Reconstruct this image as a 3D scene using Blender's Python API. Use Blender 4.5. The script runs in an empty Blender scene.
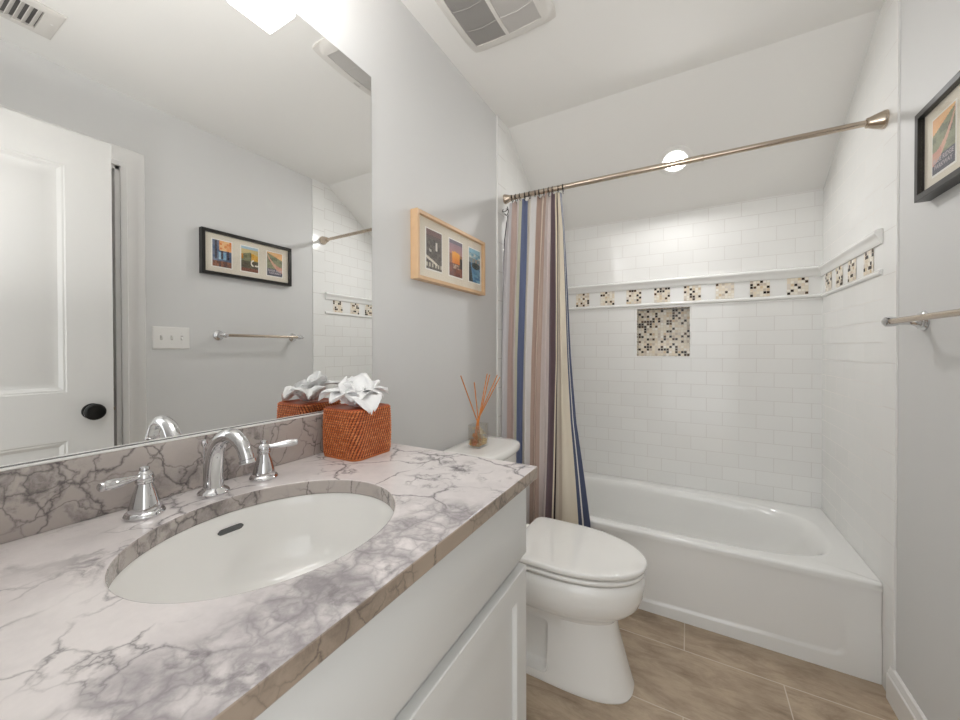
import bpy, bmesh, math, random
from math import sin, cos, pi, radians
from mathutils import Vector, Matrix

scene = bpy.context.scene
COL = scene.collection

# ------------------------------------------------------------------ camera
W, D = 1.524, 2.605            # room width, depth to the tiled wall
YT, YTUB = 1.80, 1.882         # tile edge, tub apron
ZC, YS, ZS = 2.488, 1.938, 2.072
ZCNT, XD, YCE = 0.940, 0.583, 0.859
ZR = 0.371

cam_d = bpy.data.cameras.new('camera')
cam = bpy.data.objects.new('camera', cam_d)
COL.objects.link(cam)
cam_d.sensor_width = 36.0
cam_d.lens = 372.92 / 960 * 36
cam_d.shift_x = 0.0004
cam_d.shift_y = -0.0085
cam_d.clip_start = 0.01
_y, _p, _r = radians(-29.3012), radians(-0.4651), radians(-0.1099)
F = Vector((sin(_y) * cos(_p), cos(_y) * cos(_p), sin(_p)))
R = Vector((cos(_y), -sin(_y), 0))
U = R.cross(F)
R2 = R * cos(_r) + U * sin(_r)
U2 = -R * sin(_r) + U * cos(_r)
M = Matrix((R2, U2, -F)).transposed().to_4x4()
M.translation = Vector((0.9068, -0.0092, 1.2286))
cam.matrix_world = M
scene.camera = cam

# ------------------------------------------------------------------ world, exposure, lamp powers
world = bpy.data.worlds.new('world')
scene.world = world
world.use_nodes = True
world.node_tree.nodes['Background'].inputs[0].default_value = (0.97, 0.99, 1.0, 1)
world.node_tree.nodes['Background'].inputs[1].default_value = 1.25     # daylight of the hall behind the camera
SHADE_L = 4.2        # frosted shades of the vanity light
BULB_L = 16.0        # their bulbs, shining out of the open tops
DOWN_L = 215.0       # recessed downlight over the tub
LAMP_COL = (1.0, 0.992, 0.985, 1)
# added fill light, unseen beside the camera, aimed up to brighten the ceiling
fl = bpy.data.lights.new('ceiling_fill', 'AREA')
fl.shape = 'RECTANGLE'; fl.size = 0.30; fl.size_y = 0.20
fl.energy = 4.6
fl.color = (1.0, 0.99, 0.98)
flo = bpy.data.objects.new('ceiling_fill', fl)
COL.objects.link(flo)
flo.location = (0.76, -0.045, 1.30)
flo.rotation_euler = Vector((-0.24, 0.08, 1.0)).to_track_quat('-Z', 'Y').to_euler()
vs = scene.view_settings
vs.view_transform = 'Standard'
vs.look = 'None'
vs.gamma = 1.0
vs.use_curve_mapping = False
vs.exposure = 0.70
scene.cycles.max_bounces = 14
scene.cycles.diffuse_bounces = 8
scene.cycles.glossy_bounces = 6
scene.cycles.transparent_max_bounces = 12
scene.cycles.sample_clamp_indirect = 6.0
scene.cycles.use_denoising = True

rnd = random.Random(7)


# ------------------------------------------------------------------ materials
def srgb(r, g, b):
    def f(c):
        c /= 255.0
        return c / 12.92 if c <= 0.04045 else ((c + 0.055) / 1.055) ** 2.4
    return (f(r), f(g), f(b), 1.0)


class NT:
    """small node helper"""
    def __init__(self, name):
        self.m = bpy.data.materials.new(name)
        self.m.use_nodes = True
        self.t = self.m.node_tree
        self.n = self.t.nodes
        self.b = self.n['Principled BSDF']

    def add(self, kind, **kw):
        nd = self.n.new(kind)
        for k, v in kw.items():
            setattr(nd, k, v)
        return nd

    def link(self, a, b):
        self.t.links.new(a, b)

    def math(self, op, a, b=None, clamp=False):
        nd = self.add('ShaderNodeMath', operation=op, use_clamp=clamp)
        for i, v in enumerate((a, b)):
            if v is None:
                continue
            if isinstance(v, (int, float)):
                nd.inputs[i].default_value = v
            else:
                self.link(v, nd.inputs[i])
        return nd.outputs[0]

    def ramp(self, fac, stops):
        nd = self.add('ShaderNodeValToRGB')
        cr = nd.color_ramp
        while len(cr.elements) < len(stops):
            cr.elements.new(0.5)
        for e, (p, c) in zip(cr.elements, stops):
            e.position = p
            e.color = c if len(c) == 4 else (*c, 1)
        self.link(fac, nd.inputs[0])
        return nd.outputs[0]

    def mix(self, fac, a, b):
        nd = self.add('ShaderNodeMix', data_type='RGBA')
        if isinstance(fac, (int, float)):
            nd.inputs[0].default_value = fac
        else:
            self.link(fac, nd.inputs[0])
        for i, v in ((6, a), (7, b)):
            if isinstance(v, tuple):
                nd.inputs[i].default_value = v
            else:
                self.link(v, nd.inputs[i])
        return nd.outputs[2]

    def pos(self, scale=(1, 1, 1), loc=(0, 0, 0), rot=(0, 0, 0)):
        g = self.add('ShaderNodeNewGeometry')
        mp = self.add('ShaderNodeMapping')
        mp.inputs['Scale'].default_value = scale
        mp.inputs['Location'].default_value = loc
        mp.inputs['Rotation'].default_value = rot
        self.link(g.outputs['Position'], mp.inputs[0])
        return mp.outputs[0]

    def noise(self, vec, scale, detail=4, rough=0.5, dist=0.0):
        nd = self.add('ShaderNodeTexNoise')
        nd.inputs['Scale'].default_value = scale
        nd.inputs['Detail'].default_value = detail
        nd.inputs['Roughness'].default_value = rough
        nd.inputs['Distortion'].default_value = dist
        self.link(vec, nd.inputs['Vector'])
        return nd.outputs['Fac'], nd.outputs['Color']

    def bump(self, h, strength=0.2, dist=0.001):
        nd = self.add('ShaderNodeBump')
        nd.inputs['Strength'].default_value = strength
        nd.inputs['Distance'].default_value = dist
        self.link(h, nd.inputs['Height'])
        self.link(nd.outputs[0], self.b.inputs['Normal'])


def simple(name, color, rough=0.5, metal=0.0, spec=0.5, coat=0.0, vary=0.0, vscale=8.0, bump=0.0, bscale=300.0):
    k = NT(name)
    k.b.inputs['Base Color'].default_value = color
    k.b.inputs['Roughness'].default_value = rough
    k.b.inputs['Metallic'].default_value = metal
    k.b.inputs['Specular IOR Level'].default_value = spec
    k.b.inputs['Coat Weight'].default_value = coat
    k.b.inputs['Coat Roughness'].default_value = 0.05
    if vary:
        f, _ = k.noise(k.pos(), vscale, 3)
        dark = tuple(c * (1 - vary) for c in color[:3]) + (1,)
        k.link(k.mix(f, dark, color), k.b.inputs['Base Color'])
    if bump:
        f, _ = k.noise(k.pos(), bscale, 2)
        k.bump(f, bump, 0.0006)
    return k.m


def emissive(name, color, strength):
    k = NT(name)
    k.b.inputs['Base Color'].default_value = color
    k.b.inputs['Emission Color'].default_value = color
    k.b.inputs['Emission Strength'].default_value = strength
    return k.m


def attr_mat(name, rough=0.6, spec=0.3, bump=0.0, bscale=400):
    k = NT(name)
    a = k.add('ShaderNodeVertexColor', layer_name='tint')
    k.link(a.outputs[0], k.b.inputs['Base Color'])
    k.b.inputs['Roughness'].default_value = rough
    k.b.inputs['Specular IOR Level'].default_value = spec
    if bump:
        f, _ = k.noise(k.pos(), bscale, 2)
        k.bump(f, bump, 0.0005)
    return k.m


def glass_thin(name, tint=(1, 1, 1, 1), refl=1.0):
    k = NT(name)
    k.n.remove(k.b)
    out = k.n['Material Output']
    tr = k.add('ShaderNodeBsdfTransparent')
    tr.inputs[0].default_value = tint
    gl = k.add('ShaderNodeBsdfGlossy')
    gl.inputs['Roughness'].default_value = 0.02
    lw = k.add('ShaderNodeLayerWeight')
    lw.inputs[0].default_value = 0.5
    f5 = k.math('POWER', lw.outputs['Facing'], 5.0)
    mx = k.add('ShaderNodeMixShader')
    k.link(k.math('MULTIPLY', k.math('ADD', k.math('MULTIPLY', f5, 0.6), 0.04), refl), mx.inputs[0])
    k.link(tr.outputs[0], mx.inputs[1])
    k.link(gl.outputs[0], mx.inputs[2])
    k.link(mx.outputs[0], out.inputs[0])
    return k.m


def tile_mat(name, axis, phase_u, phase_v, bw=0.161, bh=0.0795, mortar=0.0017, offset=0.5, grout=(216, 214, 211)):
    """white glazed running-bond tile. axis 'x': u = world x, 'y': u = world y; v = world z"""
    k = NT(name)
    g = k.add('ShaderNodeNewGeometry')
    sp = k.add('ShaderNodeSeparateXYZ')
    k.link(g.outputs['Position'], sp.inputs[0])
    cb = k.add('ShaderNodeCombineXYZ')
    k.link(k.math('SUBTRACT', sp.outputs[0 if axis == 'x' else 1], phase_u - 4 * bw), cb.inputs[0])
    k.link(k.math('SUBTRACT', sp.outputs[2], phase_v - 20 * bh), cb.inputs[1])
    br = k.add('ShaderNodeTexBrick')
    br.offset = offset
    br.offset_frequency = 2
    br.squash = 1.0
    k.link(cb.outputs[0], br.inputs['Vector'])
    br.inputs['Scale'].default_value = 1.0
    br.inputs['Brick Width'].default_value = bw
    br.inputs['Row Height'].default_value = bh
    br.inputs['Mortar Size'].default_value = mortar
    br.inputs['Mortar Smooth'].default_value = 0.3
    br.inputs['Color1'].default_value = srgb(236, 236, 234)
    br.inputs['Color2'].default_value = srgb(233, 233, 231)
    br.inputs['Mortar'].default_value = srgb(*grout)
    k.link(br.outputs[0], k.b.inputs['Base Color'])
    inv = k.math('SUBTRACT', 1.0, br.outputs['Fac'])
    f, _ = k.noise(k.pos(), 9.0, 2)
    k.bump(k.math('ADD', inv, k.math('MULTIPLY', f, 0.8)), 0.35, 0.0012)
    k.link(k.math('ADD', k.math('MULTIPLY', br.outputs['Fac'], 0.4), 0.13), k.b.inputs['Roughness'])
    return k.m


def floor_mat():
    k = NT('wood_look_floor_tile')
    g = k.add('ShaderNodeNewGeometry')
    mp = k.add('ShaderNodeMapping')
    mp.inputs['Location'].default_value = (-0.893 + 0.637 * 3, -1.711 + 0.314 * 9, 0)
    k.link(g.outputs['Position'], mp.inputs[0])
    br = k.add('ShaderNodeTexBrick')
    br.offset = 0.5
    br.offset_frequency = 2
    k.link(mp.outputs[0], br.inputs['Vector'])
    br.inputs['Scale'].default_value = 1.0
    br.inputs['Brick Width'].default_value = 0.637
    br.inputs['Row Height'].default_value = 0.314
    br.inputs['Mortar Size'].default_value = 0.0020
    br.inputs['Mortar Smooth'].default_value = 0.2
    br.inputs['Color1'].default_value = (0.25, 0.25, 0.25, 1)
    br.inputs['Color2'].default_value = (0.75, 0.75, 0.75, 1)
    streak, _ = k.noise(k.pos(scale=(5.0, 17, 1)), 1.0, 9, 0.68, 1.2)
    cloud, _ = k.noise(k.pos(scale=(3.0, 5.0, 1), loc=(3, 1, 0)), 1.6, 5, 0.6)
    fine, _ = k.noise(k.pos(scale=(40, 120, 1)), 1.0, 3, 0.6)
    s = k.math('ADD', k.math('MULTIPLY', streak, 0.6), k.math('MULTIPLY', cloud, 0.45))
    s = k.math('ADD', s, k.math('MULTIPLY', fine, 0.12))
    base = k.ramp(s, [(0.36, srgb(120, 101, 84)), (0.50, srgb(160, 141, 120)), (0.64, srgb(188, 169, 146)), (0.82, srgb(204, 188, 167))])
    pick = k.math('MULTIPLY', br.outputs[0], 0.25)
    base = k.mix(pick, base, srgb(126, 108, 92))
    col = k.mix(br.outputs['Fac'], base, srgb(206, 196, 182))
    k.link(col, k.b.inputs['Base Color'])
    k.b.inputs['Roughness'].default_value = 0.42
    k.bump(k.math('SUBTRACT', k.math('MULTIPLY', streak, 0.25), br.outputs['Fac']), 0.3, 0.0012)
    return k.m


def marble_mat(name, light, mid, vein, front=True, rough=0.12, veins=1.0, smudges=1.0, dense=0.0):
    """veined stone: hairline cracks, a few long veins, cloudy drifts and dark smudges; with 'front' a fragment-rich belt"""
    k = NT(name)
    p = k.pos()
    def warp(scale, amount, detail=4):
        _, wc = k.noise(p, scale, detail, 0.55)
        c0 = k.add('ShaderNodeVectorMath', operation='SUBTRACT')
        k.link(wc, c0.inputs[0]); c0.inputs[1].default_value = (.5, .5, .5)
        wv = k.add('ShaderNodeVectorMath', operation='SCALE')
        wv.inputs['Scale'].default_value = amount
        k.link(c0.outputs[0], wv.inputs[0])
        av = k.add('ShaderNodeVectorMath', operation='ADD')
        k.link(p, av.inputs[0]); k.link(wv.outputs[0], av.inputs[1])
        return av.outputs[0]
    def cracks(vec, scale, width, rand=1.0):
        vo = k.add('ShaderNodeTexVoronoi', feature='DISTANCE_TO_EDGE')
        vo.inputs['Scale'].default_value = scale
        vo.inputs['Randomness'].default_value = rand
        k.link(vec, vo.inputs['Vector'])
        return k.ramp(vo.outputs[0], [(0.0, (1, 1, 1)), (width * .35, (.45, .45, .45)), (width, (0, 0, 0))])
    def band(vec, scale, lo, hi, detail=3, rough_=.5):
        f, _ = k.noise(vec, scale, detail, rough_)
        return k.ramp(f, [(lo, (0, 0, 0)), (hi, (1, 1, 1))])
    q1, q2 = warp(7.0, .13, 6), warp(16.0, .07, 5)
    belt = None
    if front:
        sp = k.add('ShaderNodeSeparateXYZ')
        g = k.add('ShaderNodeNewGeometry')
        k.link(g.outputs['Position'], sp.inputs[0])
        n0, _ = k.noise(p, 9.0, 4, 0.5)
        fx = k.add('ShaderNodeMapRange', interpolation_type='SMOOTHSTEP')
        k.link(k.math('ADD', sp.outputs[0], k.math('MULTIPLY', n0, 0.22)), fx.inputs[0])
        fx.inputs[1].default_value = 0.53
        fx.inputs[2].default_value = 0.62
        fy = k.add('ShaderNodeMapRange', interpolation_type='SMOOTHSTEP')
        k.link(k.math('ADD', sp.outputs[1], k.math('MULTIPLY', n0, 0.16)), fy.inputs[0])
        fy.inputs[1].default_value = 0.70
        fy.inputs[2].default_value = 0.62
        belt = k.math('MULTIPLY', fx.outputs[0], fy.outputs[0])
    hair = k.math('MULTIPLY', cracks(q1, 5.5 + 14 * dense, .034 - .05 * dense), band(p, 4.6, .50 - dense, .60 - dense))
    hair2 = k.math('MULTIPLY', cracks(q2, 13.0 + 30 * dense, .048), band(p, 7.0, .54 - dense, .66 - dense))
    drift = band(q1, 4.0, .42, .72, 6, .62)
    smud = k.math('MULTIPLY', band(q2, 11.0, .54 - dense * .3, .66 - dense * .2, 7, .7), band(p, 3.6, .52 - dense * .4, .66 - dense * .4))
    base = k.mix(k.math('MULTIPLY', drift, .40), light, mid)
    base = k.mix(k.math('MULTIPLY', smud, .75 * smudges), base, vein)
    base = k.mix(k.math('MULTIPLY', hair, .80 * veins), base, vein)
    base = k.mix(k.math('MULTIPLY', hair2, .70 * veins), base, vein)
    if belt is not None:
        frag = cracks(q2, 19.0, .22)
        frag2 = cracks(q1, 34.0, .20)
        cl = band(q2, 14.0, .40, .64, 6, .6)
        b1 = k.math('MULTIPLY', k.math('MAXIMUM', frag, k.math('MULTIPLY', frag2, .7)), belt)
        base = k.mix(k.math('MULTIPLY', k.math('MULTIPLY', cl, belt), .85), base, mid)
        base = k.mix(k.math('MULTIPLY', b1, .62), base, k.mix(.5, mid, vein))
        base = k.mix(k.math('MULTIPLY', k.math('MULTIPLY', band(q2, 22.0, .60, .72, 5, .6), belt), .55), base, vein)
    fine, _ = k.noise(p, 90.0, 4, 0.65)
    base = k.mix(k.math('MULTIPLY', fine, 0.20), base, mid)
    k.link(base, k.b.inputs['Base Color'])
    k.b.inputs['Roughness'].default_value = rough
    return k.m


M_wall = simple('grey_wall_paint', srgb(212, 212, 211), 0.6, vary=0.03, vscale=3, bump=0.12, bscale=260)
M_ceil = simple('ceiling_paint', srgb(236, 235, 232), 0.65, vary=0.02, vscale=3)
M_slope = simple('slope_paint', srgb(234, 233, 230), 0.65, vary=0.02, vscale=3)
M_trim = simple('white_trim_paint', srgb(228, 227, 225), 0.3)
M_door = simple('white_door_paint', srgb(208, 207, 204), 0.32)
M_cab = simple('cabinet_white_paint', srgb(214, 214, 212), 0.34)
M_porc = simple('white_porcelain', srgb(238, 237, 234), 0.07, coat=0.4)
M_tub = simple('white_acrylic', srgb(234, 234, 232), 0.10, coat=0.3)
M_glaze = simple('white_glazed_trim', srgb(236, 236, 234), 0.10)
M_bull = simple('white_glazed_bullnose', srgb(236, 236, 234), 0.12)
M_chrome = simple('polished_chrome', (0.70, 0.70, 0.71, 1), 0.04, 1.0)
M_nickel = simple('brushed_nickel', srgb(196, 182, 166), 0.20, 1.0)
M_mirror = simple('mirror_silver', (0.90, 0.905, 0.90, 1), 0.0, 1.0)
M_mirror_edge = simple('mirror_polished_edge', srgb(120, 122, 122), 0.12, 0.6)
M_black = simple('black_frame', srgb(30, 27, 25), 0.3, vary=0.2, vscale=60)
M_knob = simple('oil_rubbed_black', srgb(22, 21, 20), 0.28, 0.4)
M_wood = simple('pale_oak_frame', srgb(222, 186, 146), 0.42, vary=0.14, vscale=45)
M_matb = simple('cream_mat_board', srgb(226, 218, 202), 0.8)
M_bev = simple('white_mat_bevel', srgb(244, 241, 234), 0.7)
M_paint = attr_mat('printed_paper', 0.5, 0.3)
M_cloth = attr_mat('striped_cotton', 0.9, 0.1, bump=0.25, bscale=700)
M_mosaic = attr_mat('glass_mosaic', 0.18, 0.5)
M_grout = simple('mosaic_grout', srgb(224, 216, 202), 0.8)
M_weave = attr_mat('orange_rattan', 0.42, 0.4)
M_tissue = simple('white_tissue_paper', srgb(246, 246, 246), 0.9, vary=0.02, bump=0.3, bscale=220)
M_glass = glass_thin('picture_glass', refl=0.7)
M_bottle = glass_thin('bottle_glass', (0.975, 0.98, 0.975, 1), 2.6)
M_oil = glass_thin('amber_oil', (0.98, 0.80, 0.42, 1), 1.0)
M_reed = simple('orange_reed', srgb(226, 142, 66), 0.6, vary=0.25, vscale=120)
M_petal = simple('dried_white_petals', srgb(240, 226, 190), 0.8, vary=0.15, vscale=150)
M_amberp = simple('dried_amber_petals', srgb(226, 160, 66), 0.7, vary=0.25, vscale=150)
M_darkring = simple('dark_bronze', srgb(46, 40, 38), 0.3, 0.7)
M_dark = simple('dark_void', srgb(52, 51, 50), 0.8)
M_duct = simple('vent_backing_grey', srgb(98, 96, 94), 0.8)
M_slot = simple('overflow_metal', srgb(120, 122, 124), 0.25, 0.9)
M_plast = simple('white_plastic', srgb(232, 231, 228), 0.35)
M_vent = simple('vent_white', srgb(216, 213, 208), 0.45)
M_ventg = simple('vent_grille_grey', srgb(158, 155, 151), 0.55)
M_ventl = simple('vent_grille_light', srgb(196, 193, 189), 0.5)
M_switch = simple('switch_grey', srgb(196, 194, 190), 0.4)
M_lamp = emissive('light_diffuser', LAMP_COL, SHADE_L)
M_bulbs = emissive('vanity_bulb', LAMP_COL, BULB_L)
M_bulb = emissive('downlight_lens', LAMP_COL, DOWN_L)
M_floor = floor_mat()
M_marble = marble_mat('pale_veined_marble', srgb(234, 228, 226), srgb(160, 154, 156), srgb(78, 71, 77), dense=.03)
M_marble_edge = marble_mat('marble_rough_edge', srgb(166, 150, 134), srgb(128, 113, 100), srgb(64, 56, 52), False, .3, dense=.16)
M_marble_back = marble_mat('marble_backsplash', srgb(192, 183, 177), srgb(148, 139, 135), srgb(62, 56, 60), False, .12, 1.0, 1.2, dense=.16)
M_tile_back_hi = tile_mat('subway_tile_back_upper', 'x', 0.444 - 0.0, 1.668)
M_tile_back_lo = tile_mat('subway_tile_back_lower', 'x', 1.16, 1.488 - 0.0795)
M_tile_side_hi = tile_mat('subway_tile_side_upper', 'y', 1.905, 1.668, grout=(206, 203, 199))
M_tile_side_lo = tile_mat('subway_tile_side_lower', 'y', 1.905, 1.488 - 0.0795, grout=(206, 203, 199))
M_tile_lside_hi = tile_mat('subway_tile_left_upper', 'y', 1.905, 1.668, grout=(226, 225, 222))
M_tile_bull = tile_mat('bullnose_tile', 'y', 1.802 - 3.0, 1.491, bw=6.0, bh=0.158, offset=0.0, grout=(196, 193, 189))


# ------------------------------------------------------------------ mesh helpers
def obj(name, bm, mats, parent=None, smooth=None, kind=None):
    me = bpy.data.meshes.new(name)
    bmesh.ops.recalc_face_normals(bm, faces=bm.faces)
    bm.to_mesh(me)
    bm.free()
    if not isinstance(mats, (list, tuple)):
        mats = [mats]
    for m in mats:
        me.materials.append(m)
    if smooth is not None:
        me.shade_smooth()
        if smooth < 180:
            me.set_sharp_from_angle(angle=radians(smooth))
    o = bpy.data.objects.new(name, me)
    COL.objects.link(o)
    if parent is not None:
        o.parent = parent
        o.matrix_parent_inverse = Matrix.Translation(-parent.location)
    if kind:
        o['kind'] = kind
    return o


def tag(o, label, cat, group=None):
    o['label'] = label
    o['category'] = cat
    if group:
        o['group'] = group
    return o


def thing(name, label, cat, loc, group=None):
    o = bpy.data.objects.new(name, None)
    COL.objects.link(o)
    o.location = loc
    o.empty_display_size = 0.05
    return tag(o, label, cat, group)


def struct(name, bm, mats, smooth=None):
    return obj(name, bm, mats, None, smooth, 'structure')


def BM():
    return bmesh.new()


def box(bm, x0, x1, y0, y1, z0, z1, bev=0.0, seg=2, mi=0):
    vs_ = [bm.verts.new(c) for c in ((x0, y0, z0), (x1, y0, z0), (x1, y1, z0), (x0, y1, z0),
                                     (x0, y0, z1), (x1, y0, z1), (x1, y1, z1), (x0, y1, z1))]
    fs = [bm.faces.new([vs_[i] for i in q]) for q in ((3, 2, 1, 0), (4, 5, 6, 7), (0, 1, 5, 4), (1, 2, 6, 5), (2, 3, 7, 6), (3, 0, 4, 7))]
    for f in fs:
        f.material_index = mi
    if bev:
        es = list({e for f in fs for e in f.edges})
        r = bmesh.ops.bevel(bm, geom=es, offset=bev, segments=seg, profile=0.5, affect='EDGES')
        for f in r['faces']:
            f.material_index = mi
    return fs


def quad(bm, pts, mi=0):
    f = bm.faces.new([bm.verts.new(p) for p in pts])
    f.material_index = mi
    return f


def loft(bm, rings, cap0=True, cap1=True, closed=True, mi=0):
    vr = [[bm.verts.new(p) for p in r] for r in rings]
    n = len(vr[0])
    for a, b in zip(vr, vr[1:]):
        for i in range(n if closed else n - 1):
            j = (i + 1) % n
            f = bm.faces.new((a[i], a[j], b[j], b[i]))
            f.material_index = mi
    if cap0:
        bm.faces.new(vr[0][::-1]).material_index = mi
    if cap1:
        bm.faces.new(vr[-1]).material_index = mi
    return vr


def frame_of(d):
    d = Vector(d).normalized()
    up = Vector((0, 0, 1)) if abs(d.z) < 0.9 else Vector((1, 0, 0))
    a = d.cross(up).normalized()
    return a, d.cross(a).normalized(), d


def lathe(bm, prof, origin=(0, 0, 0), axis=(0, 0, 1), n=32, mi=0, cap=True):
    """prof: list of (radius, distance along axis)"""
    a, b, d = frame_of(axis)
    o = Vector(origin)
    rings = [[o + d * h + (a * cos(2 * pi * i / n) + b * sin(2 * pi * i / n)) * max(r, 1e-5) for i in range(n)] for r, h in prof]
    return loft(bm, rings, cap, cap, True, mi)


def smooth_path(pts, n=8):
    P = [Vector(p) for p in pts]
    out = []
    for i in range(len(P) - 1):
        p0, p1, p2, p3 = P[max(i - 1, 0)], P[i], P[i + 1], P[min(i + 2, len(P) - 1)]
        for k in range(n):
            t = k / n
            out.append(0.5 * ((2 * p1) + (-p0 + p2) * t + (2 * p0 - 5 * p1 + 4 * p2 - p3) * t * t + (-p0 + 3 * p1 - 3 * p2 + p3) * t ** 3))
    out.append(P[-1])
    return out


def tube(bm, pts, rad, n=16, mi=0, cap=True):
    P = [Vector(p) for p in pts]
    rings = []
    ref = None
    for i, p in enumerate(P):
        d = (P[min(i + 1, len(P) - 1)] - P[max(i - 1, 0)]).normalized()
        if ref is None:
            ref = frame_of(d)[0]
        a = (ref - d * ref.dot(d)).normalized()
        ref = a
        b = d.cross(a)
        r = rad[i] if isinstance(rad, (list, tuple)) else rad
        rings.append([p + (a * cos(2 * pi * k / n) + b * sin(2 * pi * k / n)) * r for k in range(n)])
    return loft(bm, rings, cap, cap, True, mi)


def torus(bm, c, axis, Rr, r, n=20, m=8):
    a, b, d = frame_of(axis)
    c = Vector(c)
    rings = []
    for i in range(n):
        t = 2 * pi * i / n
        u = a * cos(t) + b * sin(t)
        rings.append([c + u * (Rr + r * cos(2 * pi * j / m)) + d * r * sin(2 * pi * j / m) for j in range(m)])
    vr = [[bm.verts.new(p) for p in q] for q in rings]
    for i in range(n):
        for j in range(m):
            bm.faces.new((vr[i][j], vr[i][(j + 1) % m], vr[(i + 1) % n][(j + 1) % m], vr[(i + 1) % n][j]))


def superell(cx, cy, ax, by, e, n=64, z=0.0):
    out = []
    for i in range(n):
        t = 2 * pi * i / n
        c, s = cos(t), sin(t)
        out.append((cx + ax * math.copysign(abs(c) ** (2 / e), c), cy + by * math.copysign(abs(s) ** (2 / e), s), z))
    return out


def rrect(cx, cy, hx, hy, r, k=6):
    out = []
    for sx, sy, a0 in ((1, 1, 0), (-1, 1, 90), (-1, -1, 180), (1, -1, 270)):
        for i in range(k + 1):
            a = radians(a0 + 90 * i / k)
            out.append((cx + sx * (hx - r) + r * cos(a), cy + sy * (hy - r) + r * sin(a)))
    return out


def tint(bm, face, c):
    lay = bm.loops.layers.float_color.get('tint') or bm.loops.layers.float_color.new('tint')
    for l in face.loops:
        l[lay] = c


def subsurf(o, lv=2):
    m = o.modifiers.new('smooth', 'SUBSURF')
    m.levels = m.render_levels = lv


def rect_hole(bm, hole, x0, x1, y0, y1, zt, zb, mi_top=0, mi_side=0, mi_in=0):
    """slab with a hole (list of xy), rays from the hole's centre"""
    cx = sum(p[0] for p in hole) / len(hole)
    cy = sum(p[1] for p in hole) / len(hole)
    n = len(hole)
    corners = [(x0, y0), (x1, y0), (x1, y1), (x0, y1)]

    def hit(a):
        c, s = cos(a), sin(a)
        t = 1e9
        if c > 1e-9: t = min(t, (x1 - cx) / c)
        if c < -1e-9: t = min(t, (x0 - cx) / c)
        if s > 1e-9: t = min(t, (y1 - cy) / s)
        if s < -1e-9: t = min(t, (y0 - cy) / s)
        return (cx + c * t, cy + s * t)
    outer = [hit(math.atan2(p[1] - cy, p[0] - cx)) for p in hole]
    for c in corners:      # snap the nearest outer point onto each corner
        i = min(range(n), key=lambda k: (outer[k][0] - c[0]) ** 2 + (outer[k][1] - c[1]) ** 2)
        outer[i] = c
    ht = [bm.verts.new((p[0], p[1], zt)) for p in hole]
    hb = [bm.verts.new((p[0], p[1], zb)) for p in hole]
    ot = [bm.verts.new((p[0], p[1], zt)) for p in outer]
    ob = [bm.verts.new((p[0], p[1], zb)) for p in outer]
    for i in range(n):
        j = (i + 1) % n
        for q, m in (((ot[i], ot[j], ht[j], ht[i]), mi_top), ((ob[j], ob[i], hb[i], hb[j]), mi_side),
                     ((ot[j], ot[i], ob[i], ob[j]), mi_side), ((ht[i], ht[j], hb[j], hb[i]), mi_in)):
            bm.faces.new(q).material_index = m


# ================================================================== ROOM SHELL
Y0 = -0.06           # inner face of the front wall (doorway wall, behind the camera)
WP = W + 0.006       # painted right wall
WL = -0.004          # painted left wall
TL, TR = 0.006, W    # tile faces left and right

bm = BM(); box(bm, -0.15, W + 0.5, -1.6, D + 0.15, -0.05, 0.0); struct('floor', bm, M_floor)

bm = BM(); box(bm, WL - 0.12, WL, Y0 - 0.12, YT, 0, ZC); struct('wall_left', bm, M_wall)

# tiled alcove walls, each with its bands of tile
def side_tile(name, xf, xb):
    bm = BM()
    s = (ZS - ZC) / (D - YS)
    def strip(y0, y1, z0, z1, mi):
        quad(bm, [(xf, y0, z0), (xf, y1, z0), (xf, y1, z1), (xf, y0, z1)], mi)
    yb = 1.900
    strip(YT, yb, 0, 1.488, 4); strip(YT, yb, 1.488, ZC, 4)
    strip(yb, D + .01, 0, 1.488, 0)
    strip(yb, D + .01, 1.488, 1.668, 2)
    quad(bm, [(xf, yb, 1.668), (xf, D + .01, 1.668), (xf, D + .01, ZS), (xf, YS, ZC), (xf, yb, ZC)], 1)
    quad(bm, [(xf, YT, 0), (xf, YT, ZC), (xb, YT, ZC), (xb, YT, 0)], 3)
    quad(bm, [(xb, YT, 0), (xb, YT, ZC), (xb, D + .01, ZC), (xb, D + .01, 0)], 3)
    return struct(name, bm, [M_tile_side_lo, M_tile_lside_hi if xf < .5 else M_tile_side_hi, M_glaze, M_bull, M_tile_bull])

side_tile('wall_left_tiled', TL, -0.12)
side_tile('wall_right_tiled', TR, W + 0.12)

# back wall with its niche
NX0, NX1, NZ0, NZ1, ND = 0.612, 0.912, 1.180, 1.484, 0.085
bm = BM()
def bq(x0, x1, z0, z1, mi):
    quad(bm, [(x0, D, z0), (x1, D, z0), (x1, D, z1), (x0, D, z1)], mi)
bq(-.01, NX0, 0, 1.488, 0); bq(NX1, W + .01, 0, 1.488, 0); bq(NX0, NX1, 0, NZ0, 0); bq(NX0, NX1, NZ1, 1.488, 0)
bq(-.01, W + .01, 1.488, 1.668, 2); bq(-.01, W + .01, 1.668, ZS + .02, 1)
box(bm, -.12, W + .12, D + .10, D + .14, 0, ZC, mi=2)
struct('wall_back', bm, [M_tile_back_lo, M_tile_back_hi, M_glaze])

def mosaic_colors():
    r = rnd.random()
    if r < 0.25: return srgb(*rnd.choice([(66, 48, 36), (50, 38, 30), (40, 33, 29), (92, 68, 46)]))
    if r < 0.78: return srgb(*rnd.choice([(238, 230, 214), (244, 239, 228), (232, 220, 200)]))
    if r < 0.92: return srgb(*rnd.choice([(222, 214, 204), (208, 196, 182)]))
    return srgb(*rnd.choice([(248, 245, 238), (220, 200, 168)]))

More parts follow.
